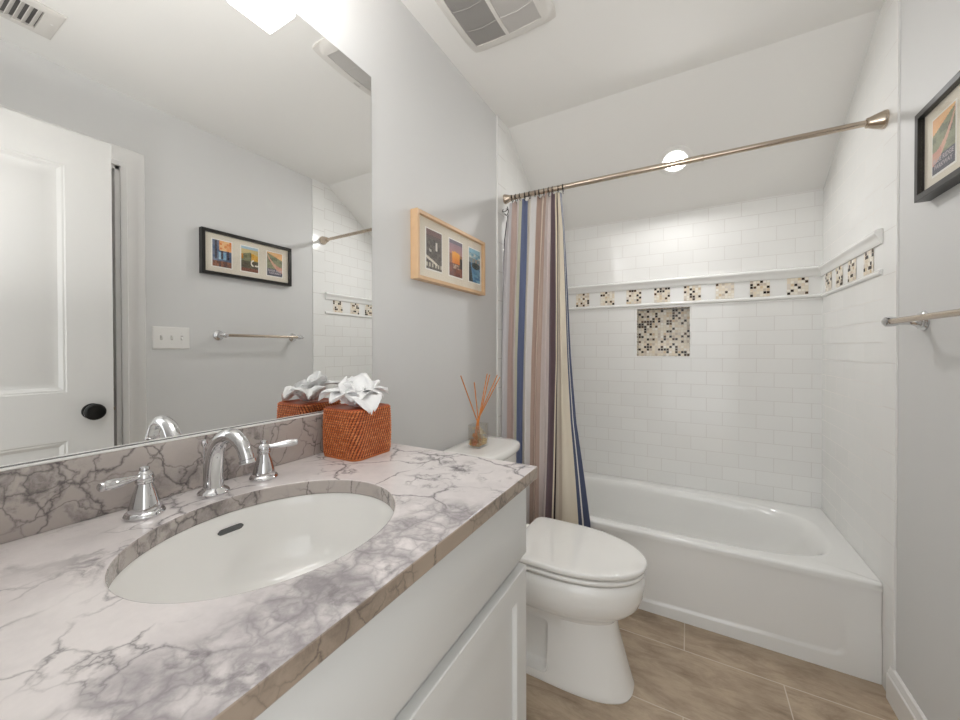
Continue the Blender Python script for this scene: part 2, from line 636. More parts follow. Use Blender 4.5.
def mosaic(bm, o, u, v, nu, nv, pitch, nrm):
    """real little tiles standing 1 mm proud on a grout bed"""
    o, u, v, nrm = Vector(o), Vector(u), Vector(v), Vector(nrm)
    q = bm.faces.new([bm.verts.new(p) for p in (o, o + u * nu * pitch, o + u * nu * pitch + v * nv * pitch, o + v * nv * pitch)])
    q.material_index = 1
    g = pitch * 0.085
    last = None
    for i in range(nu):
        for j in range(nv):
            a = o + u * (i * pitch + g) + v * (j * pitch + g)
            w = pitch - 2 * g
            lo = [a, a + u * w, a + u * w + v * w, a + v * w]
            hi = [p + nrm * 0.0012 for p in lo]
            c = mosaic_colors()
            vl = [bm.verts.new(p) for p in lo]; vh = [bm.verts.new(p) for p in hi]
            for f in [bm.faces.new(vh)] + [bm.faces.new((vl[k], vl[(k + 1) % 4], vh[(k + 1) % 4], vh[k])) for k in range(4)]:
                tint(bm, f, c)

# niche lining
bm = BM(); bm.loops.layers.float_color.new('tint')
n = 18; pt = (NX1 - NX0) / n
mosaic(bm, (NX0, D + ND, NZ0), (1, 0, 0), (0, 0, 1), n, n, pt, (0, -1, 0))
mosaic(bm, (NX0, D, NZ0), (0, 1, 0), (0, 0, 1), 5, n, pt, (1, 0, 0))
mosaic(bm, (NX1, D, NZ0), (0, 1, 0), (0, 0, 1), 5, n, pt, (-1, 0, 0))
mosaic(bm, (NX0, D, NZ0), (1, 0, 0), (0, 1, 0), n, 5, pt, (0, 0, 1))
mosaic(bm, (NX0, D, NZ1), (1, 0, 0), (0, 1, 0), n, 5, pt, (0, 0, -1))
for f in bm.faces:
    pass
me_o = obj('trim_1', bm, [M_mosaic, M_grout], None, None, 'structure')

# tile trims: chair rail, thin line, pencil, running round the alcove
def run_profile(prof, name, kind='structure'):
    """prof: list of (proud, z) swept along left, back and right tile walls"""
    bm = BM()
    rows = []
    for pr, z in prof:
        rows.append([(TL + pr, 1.903, z), (TL + pr, D - pr, z), (TR - pr, D - pr, z), (TR - pr, 1.903, z)])
    vr = [[bm.verts.new(p) for p in r] for r in rows]
    for a, b in zip(vr, vr[1:]):
        for i in range(3):
            bm.faces.new((a[i], a[i + 1], b[i + 1], b[i]))
    bm.faces.new([r[0] for r in vr]); bm.faces.new([r[-1] for r in vr][::-1])
    return struct(name, bm, M_glaze, 50)

run_profile([(0, 1.611), (.006, 1.611), (.009, 1.616), (.010, 1.622), (.012, 1.632), (.016, 1.641), (.021, 1.646), (.023, 1.653), (.022, 1.660), (.017, 1.664), (.010, 1.666), (0, 1.667)], 'trim_2')
run_profile([(0, 1.497), (.005, 1.498), (.009, 1.502), (.010, 1.5075), (.009, 1.513), (.005, 1.517), (0, 1.518)], 'trim_3')

t4 = bpy.data.objects.new('trim_4', None); COL.objects.link(t4); t4['kind'] = 'structure'; t4.location = (W / 2, D, 1.56)
mp_ = 0.0152
for k in range(9):
    xc = 0.10 + 0.1655 * k if k < 1 else 0.262 + 0.1655 * (k - 1)
    bm = BM(); bm.loops.layers.float_color.new('tint')
    mosaic(bm, (xc - 3 * mp_, D - 0.0015, 1.5195), (1, 0, 0), (0, 0, 1), 6, 6, mp_, (0, -1, 0))
    obj('mosaic_inset', bm, [M_mosaic, M_grout], t4)
for xs, sg, rng in ((TR - .0015, -1, (2.505, 2.352, 2.194, 2.022)), (TL + .0015, 1, (2.505, 2.352, 2.194, 2.022))):
    for yc in rng:
        bm = BM(); bm.loops.layers.float_color.new('tint')
        mosaic(bm, (xs, yc - 3 * mp_, 1.5195), (0, 1, 0), (0, 0, 1), 6, 6, mp_, (sg, 0, 0))
        obj('mosaic_inset', bm, [M_mosaic, M_grout], t4)

# ceiling: flat part and slope
bm = BM()
quad(bm, [(-.13, Y0 - .12, ZC), (W + .13, Y0 - .12, ZC), (W + .13, YS, ZC), (-.13, YS, ZC)], 0)
quad(bm, [(-.13, YS, ZC), (W + .13, YS, ZC), (W + .13, D + .12, ZS + (ZS - ZC) / (D - YS) * .12), (-.13, D + .12, ZS + (ZS - ZC) / (D - YS) * .12)], 1)
r = bmesh.ops.extrude_face_region(bm, geom=list(bm.faces))
for v in [g for g in r['geom'] if isinstance(g, bmesh.types.BMVert)]:
    v.co.z += 0.08
struct('ceiling', bm, [M_ceil, M_slope])

# right painted wall with the second doorway in it
OY0, OY1, OZ = 0.00, 0.727, 2.125
bm = BM()
box(bm, WP, WP + 0.12, OY1, YT, 0, ZC)
box(bm, WP, WP + 0.12, OY0, OY1, OZ, ZC)
box(bm, WP, WP + 0.12, Y0 - .12, OY0, 0, ZC)
box(bm, WP + 0.32, WP + 0.36, Y0 - .12, OY1 + .1, 0, ZC)
struct('wall_right', bm, M_wall)

# front wall with the doorway the camera stands in
DX0, DX1, DZ = 0.62, 1.385, 2.145
bm = BM()
box(bm, WL - .12, DX0, Y0 - 0.12, Y0, 0, ZC)
box(bm, DX1, WP + .12, Y0 - 0.12, Y0, 0, ZC)
box(bm, DX0, DX1, Y0 - 0.12, Y0, DZ, ZC)
struct('wall_front', bm, M_wall)

# baseboards
def baseboard(name, prof, y0, y1, xw, sg):
    bm = BM()
    loft(bm, [[(xw + sg * p, y, z) for p, z in prof] for y in (y0, y1)])
    return struct(name, bm, M_trim, 40)
BP = [(0, 0), (.016, 0), (.016, .088), (.012, .092), (.012, .100), (.008, .106), (.008, .115), (.003, .120), (0, .120)]
baseboard('baseboard_right', BP, 0.82, 1.824, WP, -1)
baseboard('baseboard_left', BP, 0.86, YT - .002, WL, 1)

# casing of the second doorway, its jamb and its closed door
CAS = [(0, 0), (0, .014), (.012, .018), (.022, .018), (.026, .013), (.062, .015), (.070, .019), (.088, .021), (.092, .016), (.092, 0)]
def casing(name, y0, y1, z1, xw):
    bm = BM()
    path = [(y1, 0, 1, 0), (y1, z1, 1, 1), (y0, z1, -1, 1), (y0, 0, -1, 0)]
    rings = []
    for yy, zz, sy, sz in path:
        rings.append([(xw - d, yy + sy * w, zz + sz * w) for w, d in CAS])
    loft(bm, rings)
    return struct(name, bm, M_trim, 30)
casing('trim_5', OY0 - .0, OY1, OZ, WP)
bm = BM()
box(bm, WP - .002, WP + .12, OY1 - .018, OY1 + .004, 0, OZ, .001)
box(bm, WP - .002, WP + .12, OY0 - .004, OY0 + .014, 0, OZ, .001)
box(bm, WP - .002, WP + .12, OY0, OY1, OZ - .018, OZ + .004, .001)
box(bm, WP + .075, WP + .085, OY1 - .030, OY1 - .016, 0, OZ - .02, .001)
struct('trim_6', bm, M_trim)


def panel_door(name, w, h, t, place, label_handle=True):
    """slab in local coords: u along width 0..w, z 0..h, thickness both sides; place maps (u, d, z) to the room"""
    bm = BM()
    st = 0.140
    panels = [(st, w - st, 0.22, 0.845), (st, w - st, 1.045, h - 0.145)]
    for sgn in (1, -1):
        d0 = sgn * t / 2
        us = [0, st, w - st, w]
        zs = [0, panels[0][2], panels[0][3], panels[1][2], panels[1][3], h]
        for i in range(3):
            for j in range(5):
                if i == 1 and j in (1, 3):
                    u0, u1, z0, z1 = us[1], us[2], zs[j], zs[j + 1]
                    steps = [(0, 0), (.004, -.003), (.010, -.003), (.022, -.011), (.030, -.012), (.036, -.012), (.062, -.006), (.066, -.005)]
                    prev = None
                    for ins, dp in steps:
                        ring = [place(*c) for c in ((u0 + ins, d0 + sgn * dp, z0 + ins), (u1 - ins, d0 + sgn * dp, z0 + ins), (u1 - ins, d0 + sgn * dp, z1 - ins), (u0 + ins, d0 + sgn * dp, z1 - ins))]
                        ring = [bm.verts.new(p) for p in ring]
                        if prev:
                            for k in range(4):
                                bm.faces.new((prev[k], prev[(k + 1) % 4], ring[(k + 1) % 4], ring[k]))
                        prev = ring
                    bm.faces.new(prev)
                else:
                    quad(bm, [place(us[i], d0, zs[j]), place(us[i + 1], d0, zs[j]), place(us[i + 1], d0, zs[j + 1]), place(us[i], d0, zs[j + 1])])
    h2 = t / 2
    for a, b in (((0, 0), (0, h)), ((w, 0), (w, h)), ((0, 0), (w, 0)), ((0, h), (w, h))):
        quad(bm, [place(a[0], -h2, a[1]), place(b[0], -h2, b[1]), place(b[0], h2, b[1]), place(a[0], h2, a[1])])
    bmesh.ops.remove_doubles(bm, verts=bm.verts, dist=1e-5)
    return struct(name, bm, M_door, 20)

# the open door leaf, swung parallel to the right wall
DH = Vector((1.362, -0.058)); DE = Vector((1.3335, 0.637))
du = (DE - DH).normalized(); dw = (DE - DH).length
dn = Vector((-du.y, du.x))      # towards the mirror
def place_door(u, d, z):
    p = DH + du * u + dn * d
    return Vector((p.x, p.y, z + 0.008))
door1 = panel_door('door_1', dw, 2.122, 0.036, place_door)
ku = dw - 0.068
for sgn in (1, -1):
    kb = place_door(ku, sgn * 0.018, 0.958)
    ax = Vector((dn.x, dn.y, 0)) * sgn
    bm = BM()
    lathe(bm, [(0, 0), (.033, 0), (.033, .004), (.030, .008), (.016, .010), (.011, .014), (.011, .022), (.020, .026), (.030, .034), (.034, .041), (.034, .046), (.029, .051), (.023, .0525), (.019, .0515), (.014, .0535), (0, .054)], kb, ax, 40)
    obj('knob', bm, M_knob, door1, 40)
bm = BM()
lp = place_door(dw, 0, 0.958)
box(bm, lp.x - .011, lp.x + .011, lp.y - .0005, lp.y + .0015, lp.z - .028, lp.z + .028, .0005)
box(bm, lp.x - .006, lp.x + .006, lp.y, lp.y + .008, lp.z - .008, lp.z + .008, .002)
obj('latch_plate', bm, M_nickel, door1)

# the closed door in the second doorway
def place_closed(u, d, z):
    return Vector((WP + 0.105 - d, OY0 + 0.016 + u, z + 0.008))
door2 = panel_door('door_2', OY1 - OY0 - 0.037, 2.09, 0.036, place_closed)
bm = BM()
lathe(bm, [(0, 0), (.009, 0), (.009, .09), (0, .09)], (WP + .045, OY1 - .022, .95), (0, 0, 1), 16)
box(bm, WP + .03, WP + .07, OY1 - .0195, OY1 - .0175, .95, 1.04)
obj('hinge', bm, M_knob, door2, 40)

# ================================================================== CEILING FIXTURES
# exhaust fan grille
fan = thing('exhaust_fan', 'white square exhaust fan cover with two grey slatted grilles on flat ceiling', 'exhaust fan', (0.285, 1.19, ZC))
FX0, FX1, FY0, FY1 = 0.108, 0.475, 1.005, 1.380
bm = BM()
fcx, fcy, fhx, fhy = (FX0 + FX1) / 2, (FY0 + FY1) / 2, (FX1 - FX0) / 2, (FY1 - FY0) / 2
# domed cover with two openings : grid surface
GX = [FX0 + .038, FX0 + .172, FX0 + .186, FX0 + .316]
GY = (FY0 + .05, FY1 - .052)
def dome(x, y):
    u, v = (x - fcx) / fhx, (y - fcy) / fhy
    e = max(0.0, 1 - (abs(u) ** 4 + abs(v) ** 4))
    return ZC - 0.006 - 0.022 * e ** 0.5 - 0.010 * max(0, 1 - v * v) * max(0, 1 - u * u * .6)
xs = sorted(set([round(FX0 + (FX1 - FX0) * i / 44, 5) for i in range(45)] + GX))
ys = sorted(set([round(FY0 + (FY1 - FY0) * i / 40, 5) for i in range(41)] + list(GY)))
vg = {}
def squircle(x, y):
    # pull the corners in
    u, v = (x - fcx) / fhx, (y - fcy) / fhy
    s = 1 - 0.055 * (abs(u) ** 6) * (abs(v) ** 6)
    return fcx + u * fhx * s, fcy + v * fhy * s
for i, x in enumerate(xs):
    for j, y in enumerate(ys):
        X, Y = squircle(x, y)
        vg[i, j] = bm.verts.new((X, Y, dome(x, y)))
for i in range(len(xs) - 1):
    for j in range(len(ys) - 1):
        mx, my = (xs[i] + xs[i + 1]) / 2, (ys[j] + ys[j + 1]) / 2
        if GY[0] < my < GY[1] and (GX[0] < mx < GX[1] or GX[2] < mx < GX[3]):
            continue
        bm.faces.new((vg[i, j], vg[i + 1, j], vg[i + 1, j + 1], vg[i, j + 1]))
edge_e = [e for e in bm.edges if e.is_boundary]
r = bmesh.ops.extrude_edge_only(bm, edges=edge_e)
for v in [g for g in r['geom'] if isinstance(g, bmesh.types.BMVert)]:
    v.co.z = min(ZC, v.co.z + 0.014)
obj('cover', bm, M_vent, fan, 40)
bm = BM(); box(bm, FX0 + .02, FX1 - .02, FY0 + .03, FY1 - .03, ZC - .004, ZC - .0005); obj('backing', bm, M_duct, fan)
for (a, b, m) in ((GX[0], GX[1], M_ventg), (GX[2], GX[3], M_ventl)):
    bm = BM()
    nsl = 62
    for k in range(nsl):
        y = GY[0] + (GY[1] - GY[0]) * (k + .5) / nsl
        za, zb = dome(a, y) + .003, dome(b, y) + .003
        t = 0.0015
        v8 = []
        for yy in (y - t, y + t):
            v8.append([bm.verts.new(p) for p in ((a, yy, za), (b, yy, zb), (b, yy, zb + .006), (a, yy, za + .006))])
        loft_f = [(v8[0][0], v8[0][1], v8[1][1], v8[1][0]), tuple(v8[0]), tuple(v8[1][::-1]), (v8[0][3], v8[0][2], v8[1][2], v8[1][3])]
        for q in loft_f:
            bm.faces.new(q)
    for s in (0.33, 0.68):
        y = GY[0] + (GY[1] - GY[0]) * s
        tube(bm, [(a, y, dome(a, y) + .001), ((a + b) / 2, y + .006, dome((a + b) / 2, y) + .001), (b, y, dome(b, y) + .001)], .0018, 6)
    obj('grille', bm, m, fan)
bm = BM(); box(bm, FX1 - .034, FX1 - .022, FY1 - .16, FY1 - .125, dome(FX1 - .03, FY1 - .14) - .001, dome(FX1 - .03, FY1 - .14) + .003, .001); obj('status_lens', bm, M_ventl, fan)

# ceiling register (seen in the mirror)
reg = thing('air_register', 'white louvred air register on ceiling, seen in mirror above the door', 'air vent', (1.253, 0.29, ZC))
RX0, RX1, RY0, RY1 = 1.150, 1.356, 0.105, 0.468
ox0, ox1, oy0, oy1 = RX0 + .032, RX1 - .036, RY0 + .05, RY1 - .05
bm = BM()
def rp(x, y, z): return bm.verts.new((x, y, z))
rings = []
for ins, z in ((0, ZC), (0.0, ZC - .004), (.010, ZC - .010), (.026, ZC - .011)):
    rings.append([(RX0 + ins, RY0 + ins, z), (RX1 - ins, RY0 + ins, z), (RX1 - ins, RY1 - ins, z), (RX0 + ins, RY1 - ins, z)])
rings.append([(ox0, oy0, ZC - .011), (ox1, oy0, ZC - .011), (ox1, oy1, ZC - .011), (ox0, oy1, ZC - .011)])
rings.append([(ox0, oy0, ZC - .001), (ox1, oy0, ZC - .001), (ox1, oy1, ZC - .001), (ox0, oy1, ZC - .001)])
loft(bm, rings, False, False)
obj('faceplate', bm, M_vent, reg, 30)
bm = BM(); quad(bm, [(ox0, oy0, ZC - .0012), (ox1, oy0, ZC - .0012), (ox1, oy1, ZC - .0012), (ox0, oy1, ZC - .0012)]); obj('duct_opening', bm, M_duct, reg)
nl = 13
for k in range(nl):
    y = oy0 + (oy1 - oy0) * (k + .5) / nl
    bm = BM()
    loft(bm, [[(x, y - .006, ZC - .0115), (x, y - .0045, ZC - .0125), (x, y + .007, ZC - .004), (x, y + .0055, ZC - .003)] for x in (ox0, ox1)])
    obj('louvre', bm, M_vent, reg)
for sy in (RY0 + .022, RY1 - .022):
    bm = BM(); lathe(bm, [(0, 0), (.0045, 0), (.004, .0015), (0, .002)], ((RX0 + RX1) / 2 - .02, sy, ZC - .0105), (0, 0, -1), 16); obj('screw', bm, M_plast, reg)

# vanity light above the mirror, three frosted square shades (one is seen in the mirror)
lamp = thing('vanity_light', 'wall light with square white glowing shades above the mirror, seen at mirror top edge', 'wall light', (0.0, 0.37, 2.34))
bm = BM(); box(bm, WL + .0004, .016, 0.085, 0.645, 2.315, 2.375, .004); obj('backplate', bm, M_nickel, lamp, 40)
for yc in (0.132, 0.366, 0.600):
    bm = BM()
    tube(bm, smooth_path([(.014, yc, 2.345), (.07, yc, 2.350), (.112, yc, 2.342), (.120, yc, 2.312)], 6), .007, 12)
    obj('arm', bm, M_nickel, lamp, 40)
    bm = BM(); lathe(bm, [(0, 0), (.022, 0), (.022, .018), (0, .018)], (.120, yc, 2.298), (0, 0, 1), 24); obj('socket_cap', bm, M_nickel, lamp, 40)
    bm = BM()
    box(bm, .060, .180, yc - .060, yc + .060, 2.160, 2.297, .006, 3)
    obj('shade', bm, M_lamp, lamp, 40)
    bm = BM(); lathe(bm, [(.026, 0), (.052, 0), (.052, .004), (.026, .004)], (.120, yc, 2.298), (0, 0, 1), 32, cap=False); obj('bulb_opening', bm, M_bulbs, lamp, 40)

# recessed downlight in the sloped ceiling
dl_c = Vector((0.838, 2.306, ZC + (ZS - ZC) / (D - YS) * (2.306 - YS)))
dl_n = Vector((0, (ZS - ZC) / (D - YS), -1)).normalized()
dlt = thing('recessed_downlight', 'round recessed downlight glowing white in sloped ceiling above tub', 'downlight', dl_c)
bm = BM()
lathe(bm, [(.052, -.001), (.087, -.001), (.087, .003), (.083, .006), (.066, .008), (.055, .006), (.050, .002)], dl_c, dl_n, 48, cap=False)
obj('trim_ring', bm, M_plast, dlt, 50)
bm = BM()
lathe(bm, [(0, .0035), (.028, .0035), (.041, .003), (.042, .001), (0, .0008)], dl_c, dl_n, 40, cap=False)
obj('lens', bm, M_bulb, dlt, 50)
bm = BM()
lathe(bm, [(.0425, .0015), (.053, .0025)], dl_c, dl_n, 40, cap=False)
obj('baffle', bm, M_plast, dlt, 50)

# ================================================================== BATHTUB
tub = thing('bathtub', 'white alcove bathtub with embossed apron below the tiled wall', 'bathtub', (W / 2, 2.24, 0))
TX0, TX1 = TL + .001, TR - .001
bm = BM()
N = 96
hole = [(p[0], p[1]) for p in superell(0.772, 2.236, 0.685, 0.305, 3.6, N)]
rect_hole(bm, hole, TX0, TX1, YTUB, D - .001, ZR, ZR - .03)
# delete the hole's inner side faces and the underside, then loft the basin
bmesh.ops.delete(bm, geom=[f for f in bm.faces if abs(f.normal.z) < .5 and all((v.co.x > TX0 + .01 and v.co.x < TX1 - .01 and v.co.y > YTUB + .01 and v.co.y < D - .01) for v in f.verts)] , context='FACES_ONLY')
bm.normal_update()
bmesh.ops.delete(bm, geom=[f for f in bm.faces if max(v.co.z for v in f.verts) < ZR - .02], context='FACES')
steps = [(.772, .685, 2.236, .305, ZR, 3.6), (.771, .677, 2.236, .299, ZR - .0018, 3.6), (.769, .668, 2.236, .293, ZR - .007, 3.6), (.765, .658, 2.236, .287, ZR - .017, 3.6), (.760, .648, 2.236, .282, ZR - .036, 3.55), (.752, .637, 2.237, .279, ZR - .07, 3.5),
         (.742, .625, 2.238, .275, ZR - .12, 3.5), (.712, .575, 2.240, .262, ZR - .20, 3.4), (.690, .535, 2.240, .250, ZR - .255, 3.3),
         (.675, .500, 2.240, .232, ZR - .285, 3.2), (.665, .450, 2.240, .200, ZR - .297, 3.0), (.660, .30, 2.240, .12, ZR - .300, 2.8)]
loft(bm, [superell(c, y, a, b, e, N, z) for c, a, y, b, z, e in steps], False, True)
bmesh.ops.remove_doubles(bm, verts=bm.verts, dist=2e-4)
bmesh.ops.delete(bm, geom=[v for v in bm.verts if not v.link_faces], context='VERTS')
es = [e for e in bm.edges if all(abs(v.co.y - YTUB) < 1e-4 and abs(v.co.z - ZR) < 1e-4 for v in e.verts)]
bmesh.ops.bevel(bm, geom=es, offset=.012, segments=4, profile=.5, affect='EDGES')
obj('basin', bm, M_tub, tub, 60)
bm = BM()
nx, nz = 200, 60
def sst(a, b, t):
    t = max(0, min(1, (t - a) / (b - a))); return t * t * (3 - 2 * t)
gv = {}
for i in range(nx + 1):
    for j in range(nz + 1):
        x = TX0 + (TX1 - TX0) * i / nx
        z = (ZR - .025) * j / nz
        # rounded rectangle panel, recessed
        px, pz, rr = 1.420, 0.050 + 0.014 * (x - .73) / .67, 0.03
        dx, dz = x - (px - rr), (pz + rr) - z
        if dx > 0 and dz > 0: dist = math.hypot(dx, dz) - rr
        else: dist = max(dx, dz) - rr
        e = sst(-.003, .003, dist)
        fade = 1 - sst(.10, .24, z)
        gv[i, j] = bm.verts.new((x, YTUB + .010 - .007 * e * fade - .003 * (j / nz), z))
for i in range(nx):
    for j in range(nz):
        bm.faces.new((gv[i, j], gv[i + 1, j], gv[i + 1, j + 1], gv[i, j + 1]))
quad(bm, [(TX0, YTUB + .008, ZR - .025), (TX1, YTUB + .008, ZR - .025), (TX1, YTUB + .0, ZR - .022), (TX0, YTUB + .0, ZR - .022)])
obj('apron', bm, M_tub, tub, 60)
bm = BM()
lathe(bm, [(0, 0), (.028, 0), (.028, .002), (.022, .004), (0, .004)], (.42, 2.24, ZR - .2995), (0, 0, 1), 32)
obj('drain', bm, M_chrome, tub, 40)

# ================================================================== SHOWER ROD, RINGS, CURTAIN
YR = 1.887
def rz(x): return 2.0645 - 0.0105 * x / W
rod = thing('curtain_rod', 'brushed nickel tension rod spanning the tub alcove', 'curtain rod', (W / 2, YR, 2.06))
bm = BM()
tube(bm, [(TL + .02, YR, rz(0)), (0.955, YR, rz(.955))], .0132, 24)
obj('outer_tube', bm, M_nickel, rod, 40)
bm = BM(); tube(bm, [(.94, YR, rz(.94)), (TR - .03, YR, rz(W))], .0112, 24)
lathe(bm, [(.0112, 0), (.0142, .002), (.0142, .007), (.0112, .009)], (.953, YR, rz(.95)), (1, 0, 0), 24)
obj('inner_tube', bm, M_nickel, rod, 40)
flp = [(0, 0), (.036, 0), (.036, .006), (.033, .014), (.027, .030), (.021, .044), (.020, .050), (.0165, .052), (0, .052)]
bm = BM(); lathe(bm, [(r_ * .88, h_) for r_, h_ in flp], (TR - .0005, YR, rz(W)), (-1, 0, 0), 36); obj('end_flange', bm, M_nickel, rod, 40)
bm = BM(); lathe(bm, [(max(r_ * .74, min(r_, .0165)), h_ * .8) for r_, h_ in flp], (TL + .0005, YR, rz(0)), (1, 0, 0), 36); obj('end_flange', bm, M_nickel, rod, 40)

# curtain: stripe boundaries measured at five heights (x in metres), colours between them
HEI = [2.045, 1.99, 1.83, 1.18, 0.86, 0.365, 0.08]
WHITE = (222, 219, 218)
ST = [
    # colour, left boundary x at each height
    ((60, 58, 64), [.040, .036, .017, -.0, -.0, .0, .0]),
    ((204, 201, 203), [.046, .044, .026, .006, .004, .004, .004]),
    ((198, 178, 170), [.074, .072, .066, .044, .040, .036, .034]),
    ((216, 208, 204), [.097, .096, .095, .078, .080, .074, .072]),
    ((196, 194, 176), [.118, .117, .113, .094, .092, .088, .086]),
    ((112, 122, 152), [.133, .132, .126, .104, .101, .098, .096]),
    ((212, 206, 196), [.157, .156, .153, .134, .128, .124, .122]),
    (WHITE, [.181, .181, .178, .158, .152, .148, .146]),
    ((184, 162, 150), [.216, .215, .208, .180, .172, .166, .164]),
    ((232, 218, 204), [.244, .242, .234, .205, .196, .190, .188]),
    ((186, 164, 152), [.252, .250, .244, .216, .207, .204, .202]),
    ((214, 204, 200), [.274, .272, .264, .240, .230, .222, .220]),
    ((112, 96, 102), [.300, .300, .300, .290, .280, .262, .258]),
    ((236, 226, 206), [.320, .320, .322, .318, .304, .288, .286]),
    ((72, 62, 64), [.3265, .3265, .330, .326, .312, .2955, .294]),
    ((220, 210, 194), [.3295, .330, .333, .331, .320, .308, .306]),
    ((206, 192, 174), [.3320, .333, .340, .344, .338, .330, .328]),
    ((224, 214, 196), [.3350, .337, .348, .356, .354, .352, .352]),
    ((84, 91, 114), [.3472, .3498, .3628, .381, .392, .426, .440]),
    ((226, 224, 220), [.3480, .3508, .3638, .387, .402, .444, .458]),
    ((84, 91, 116), [.3486, .3515, .3646, .389, .406, .452, .466]),
]
END = [.3495, .3525, .3655, .398, .420, .486, .500]
curt = thing('shower_curtain', 'striped shower curtain in pink, blue, brown and cream, gathered at left beside toilet', 'shower curtain', (0.2, 1.85, 0.05))
bm = BM(); bm.loops.layers.float_color.new('tint')
cols = []
for i, (c, xs_) in enumerate(ST):
    nxt = ST[i + 1][1] if i + 1 < len(ST) else END
    wid = nxt[4] - xs_[4]
    k = max(2, int(round(wid / .005)))
    for s in range(k):
        cols.append((i, s / k, c))
cols.append((len(ST) - 1, 1.0, None))
NZc = 90
def xat(i, t, z):
    xs_ = ST[i][1]
    nx_ = ST[i + 1][1] if i + 1 < len(ST) else END
    v = [a + (b - a) * t for a, b in zip(xs_, nx_)]
    for k in range(len(HEI) - 1):
        if z >= HEI[k + 1] or k == len(HEI) - 2:
            f = (z - HEI[k + 1]) / (HEI[k] - HEI[k + 1])
            return v[k + 1] + (v[k] - v[k + 1]) * f
grid = []
for (i, t, c) in cols:
    colv = []
    for j in range(NZc + 1):
        z = 2.046 + (0.06 - 2.046) * j / NZc
        yb = 1.848 + (1.8865 - 1.848) * sst(1.95, 2.045, z)
        x = max(0.9068 + (xat(i, t, min(z, 2.045)) - 0.9068) * (yb + .0092) / 1.8492, TL + .003)
        zz = z
        f = sst(2.045, 1.4, z)
        # pleats: depth follows position across the cloth at mid height
        xm = xat(i, t, 1.18)
        x -= .010 * sst(.20, .34, x) * sst(.5, 1.3, z)
        ph = xm / 0.40 * 2 * pi * 6.0
        amp = 0.011 + 0.006 * f
        y = yb + amp * cos(ph + .8 * f) + .004 * sin(2.3 * ph + 2.0 * z)
        if x < .05:                     # dropped corner at the left
            zz = z - (0.05 - x) * 2.2 * sst(1.75, 2.04, z)
        zz -= 0.012 * sst(1.95, 2.045, z) * (0.5 + 0.5 * cos(x / .0265 * 2 * pi))
        y = min(y, YTUB - .006) if z < ZR + .05 else y
        colv.append(bm.verts.new((x, y, zz)))
    grid.append(colv)
for a in range(len(cols) - 1):
    for j in range(NZc):
        f = bm.faces.new((grid[a][j], grid[a + 1][j], grid[a + 1][j + 1], grid[a][j + 1]))
        tint(bm, f, srgb(*cols[a][2]))
co = obj('cloth', bm, M_cloth, curt, 180)
sm = co.modifiers.new('thickness', 'SOLIDIFY'); sm.thickness = 0.0012

ring_xs = [0.052, 0.075, 0.098, 0.126, 0.155, 0.185, 0.208, 0.235, 0.262, 0.282, 0.312, 0.338]
first = None
for k, x in enumerate(ring_xs):
    if first is None:
        bm = BM()
        torus(bm, (0, 0, 0), (1, 0.15, 0), .0175, .0018, 28, 8)
        tube(bm, smooth_path([(0, 0, -.0175), (.001, -.004, -.023), (.001, .001, -.030), (0, .005, -.026)], 4), .0015, 6)
        ro = obj('curtain_ring', bm, M_darkring, None, 60)
        first = ro
    else:
        ro = first.copy(); COL.objects.link(ro)
    ro.location = (x, YR, rz(x) - .0035)
    ro.rotation_euler = (0, 0, rnd.uniform(-.25, .25))
    tag(ro, 'small dark curtain ring hooked over the nickel rod, holding the striped curtain', 'curtain ring', 'curtain rings on the rod')
for k, (x, z, a) in enumerate(((.028, 1.986, .5), (.040, 1.972, -.3))):
    bm = BM()
    tube(bm, smooth_path([(0, 0, .022), (.010, -.002, .012), (.003, -.003, -.006), (-.010, 0, -.012), (-.014, .002, .002)], 6), .0022, 8)
    o = obj('curtain_hook', bm, M_darkring, None, 60)
    o.location = (x, 1.858 - .012, z); o.rotation_euler = (0, a, 0.3)
    tag(o, ['loose black hook hanging from the curtain at left end of rod, upper one', 'loose black hook hanging from the curtain at left end of rod, lower one'][k], 'curtain hook', None)

# ================================================================== VANITY
van = thing('vanity_cabinet', 'white shaker vanity cabinet under the marble countertop', 'cabinet', (.28, .40, 0))
VY0, VY1 = Y0 + .004, 0.855
bm = BM()
box(bm, 0.0, .534, VY1 - .018, VY1, .10, .9095, .001)
box(bm, 0.0, .534, VY0, VY0 + .018, .10, .9095, .001)
box(bm, 0.0, .534, VY0 + .018, VY1 - .018, .10, .118)
box(bm, 0.0, .012, VY0 + .018, VY1 - .018, .118, .9095)
box(bm, .514, .534, VY0 + .018, VY1 - .018, .118, .9095)
box(bm, .45, .47, VY0 + .002, VY1 - .002, 0, .10)
box(bm, 0.0, .45, VY1 - .02, VY1 - .002, 0, .10)
obj('body', bm, M_cab, van)
bm = BM(); box(bm, .535, .555, VY0 + .003, VY1 - .001, .722, .904, .002); obj('drawer_front', bm, M_cab, van, 40)
def shaker(y0, y1, z0, z1):
    bm = BM()
    x0, x1 = .535, .555
    st = .058
    rings = []
    def rr(ins, x): return [(x, y0 + ins, z0 + ins), (x, y1 - ins, z0 + ins), (x, y1 - ins, z1 - ins), (x, y0 + ins, z1 - ins)]
    loft(bm, [rr(0, x0), rr(0, x1 - .002), rr(.002, x1), rr(st, x1), rr(st + .002, x1 - .002), rr(st + .003, x1 - .011)])
    return bm
for (a, b) in ((VY0 + .003, .396), (.400, VY1 - .001)):
    obj('door', shaker(a, b, .118, .690), M_cab, van, 40)

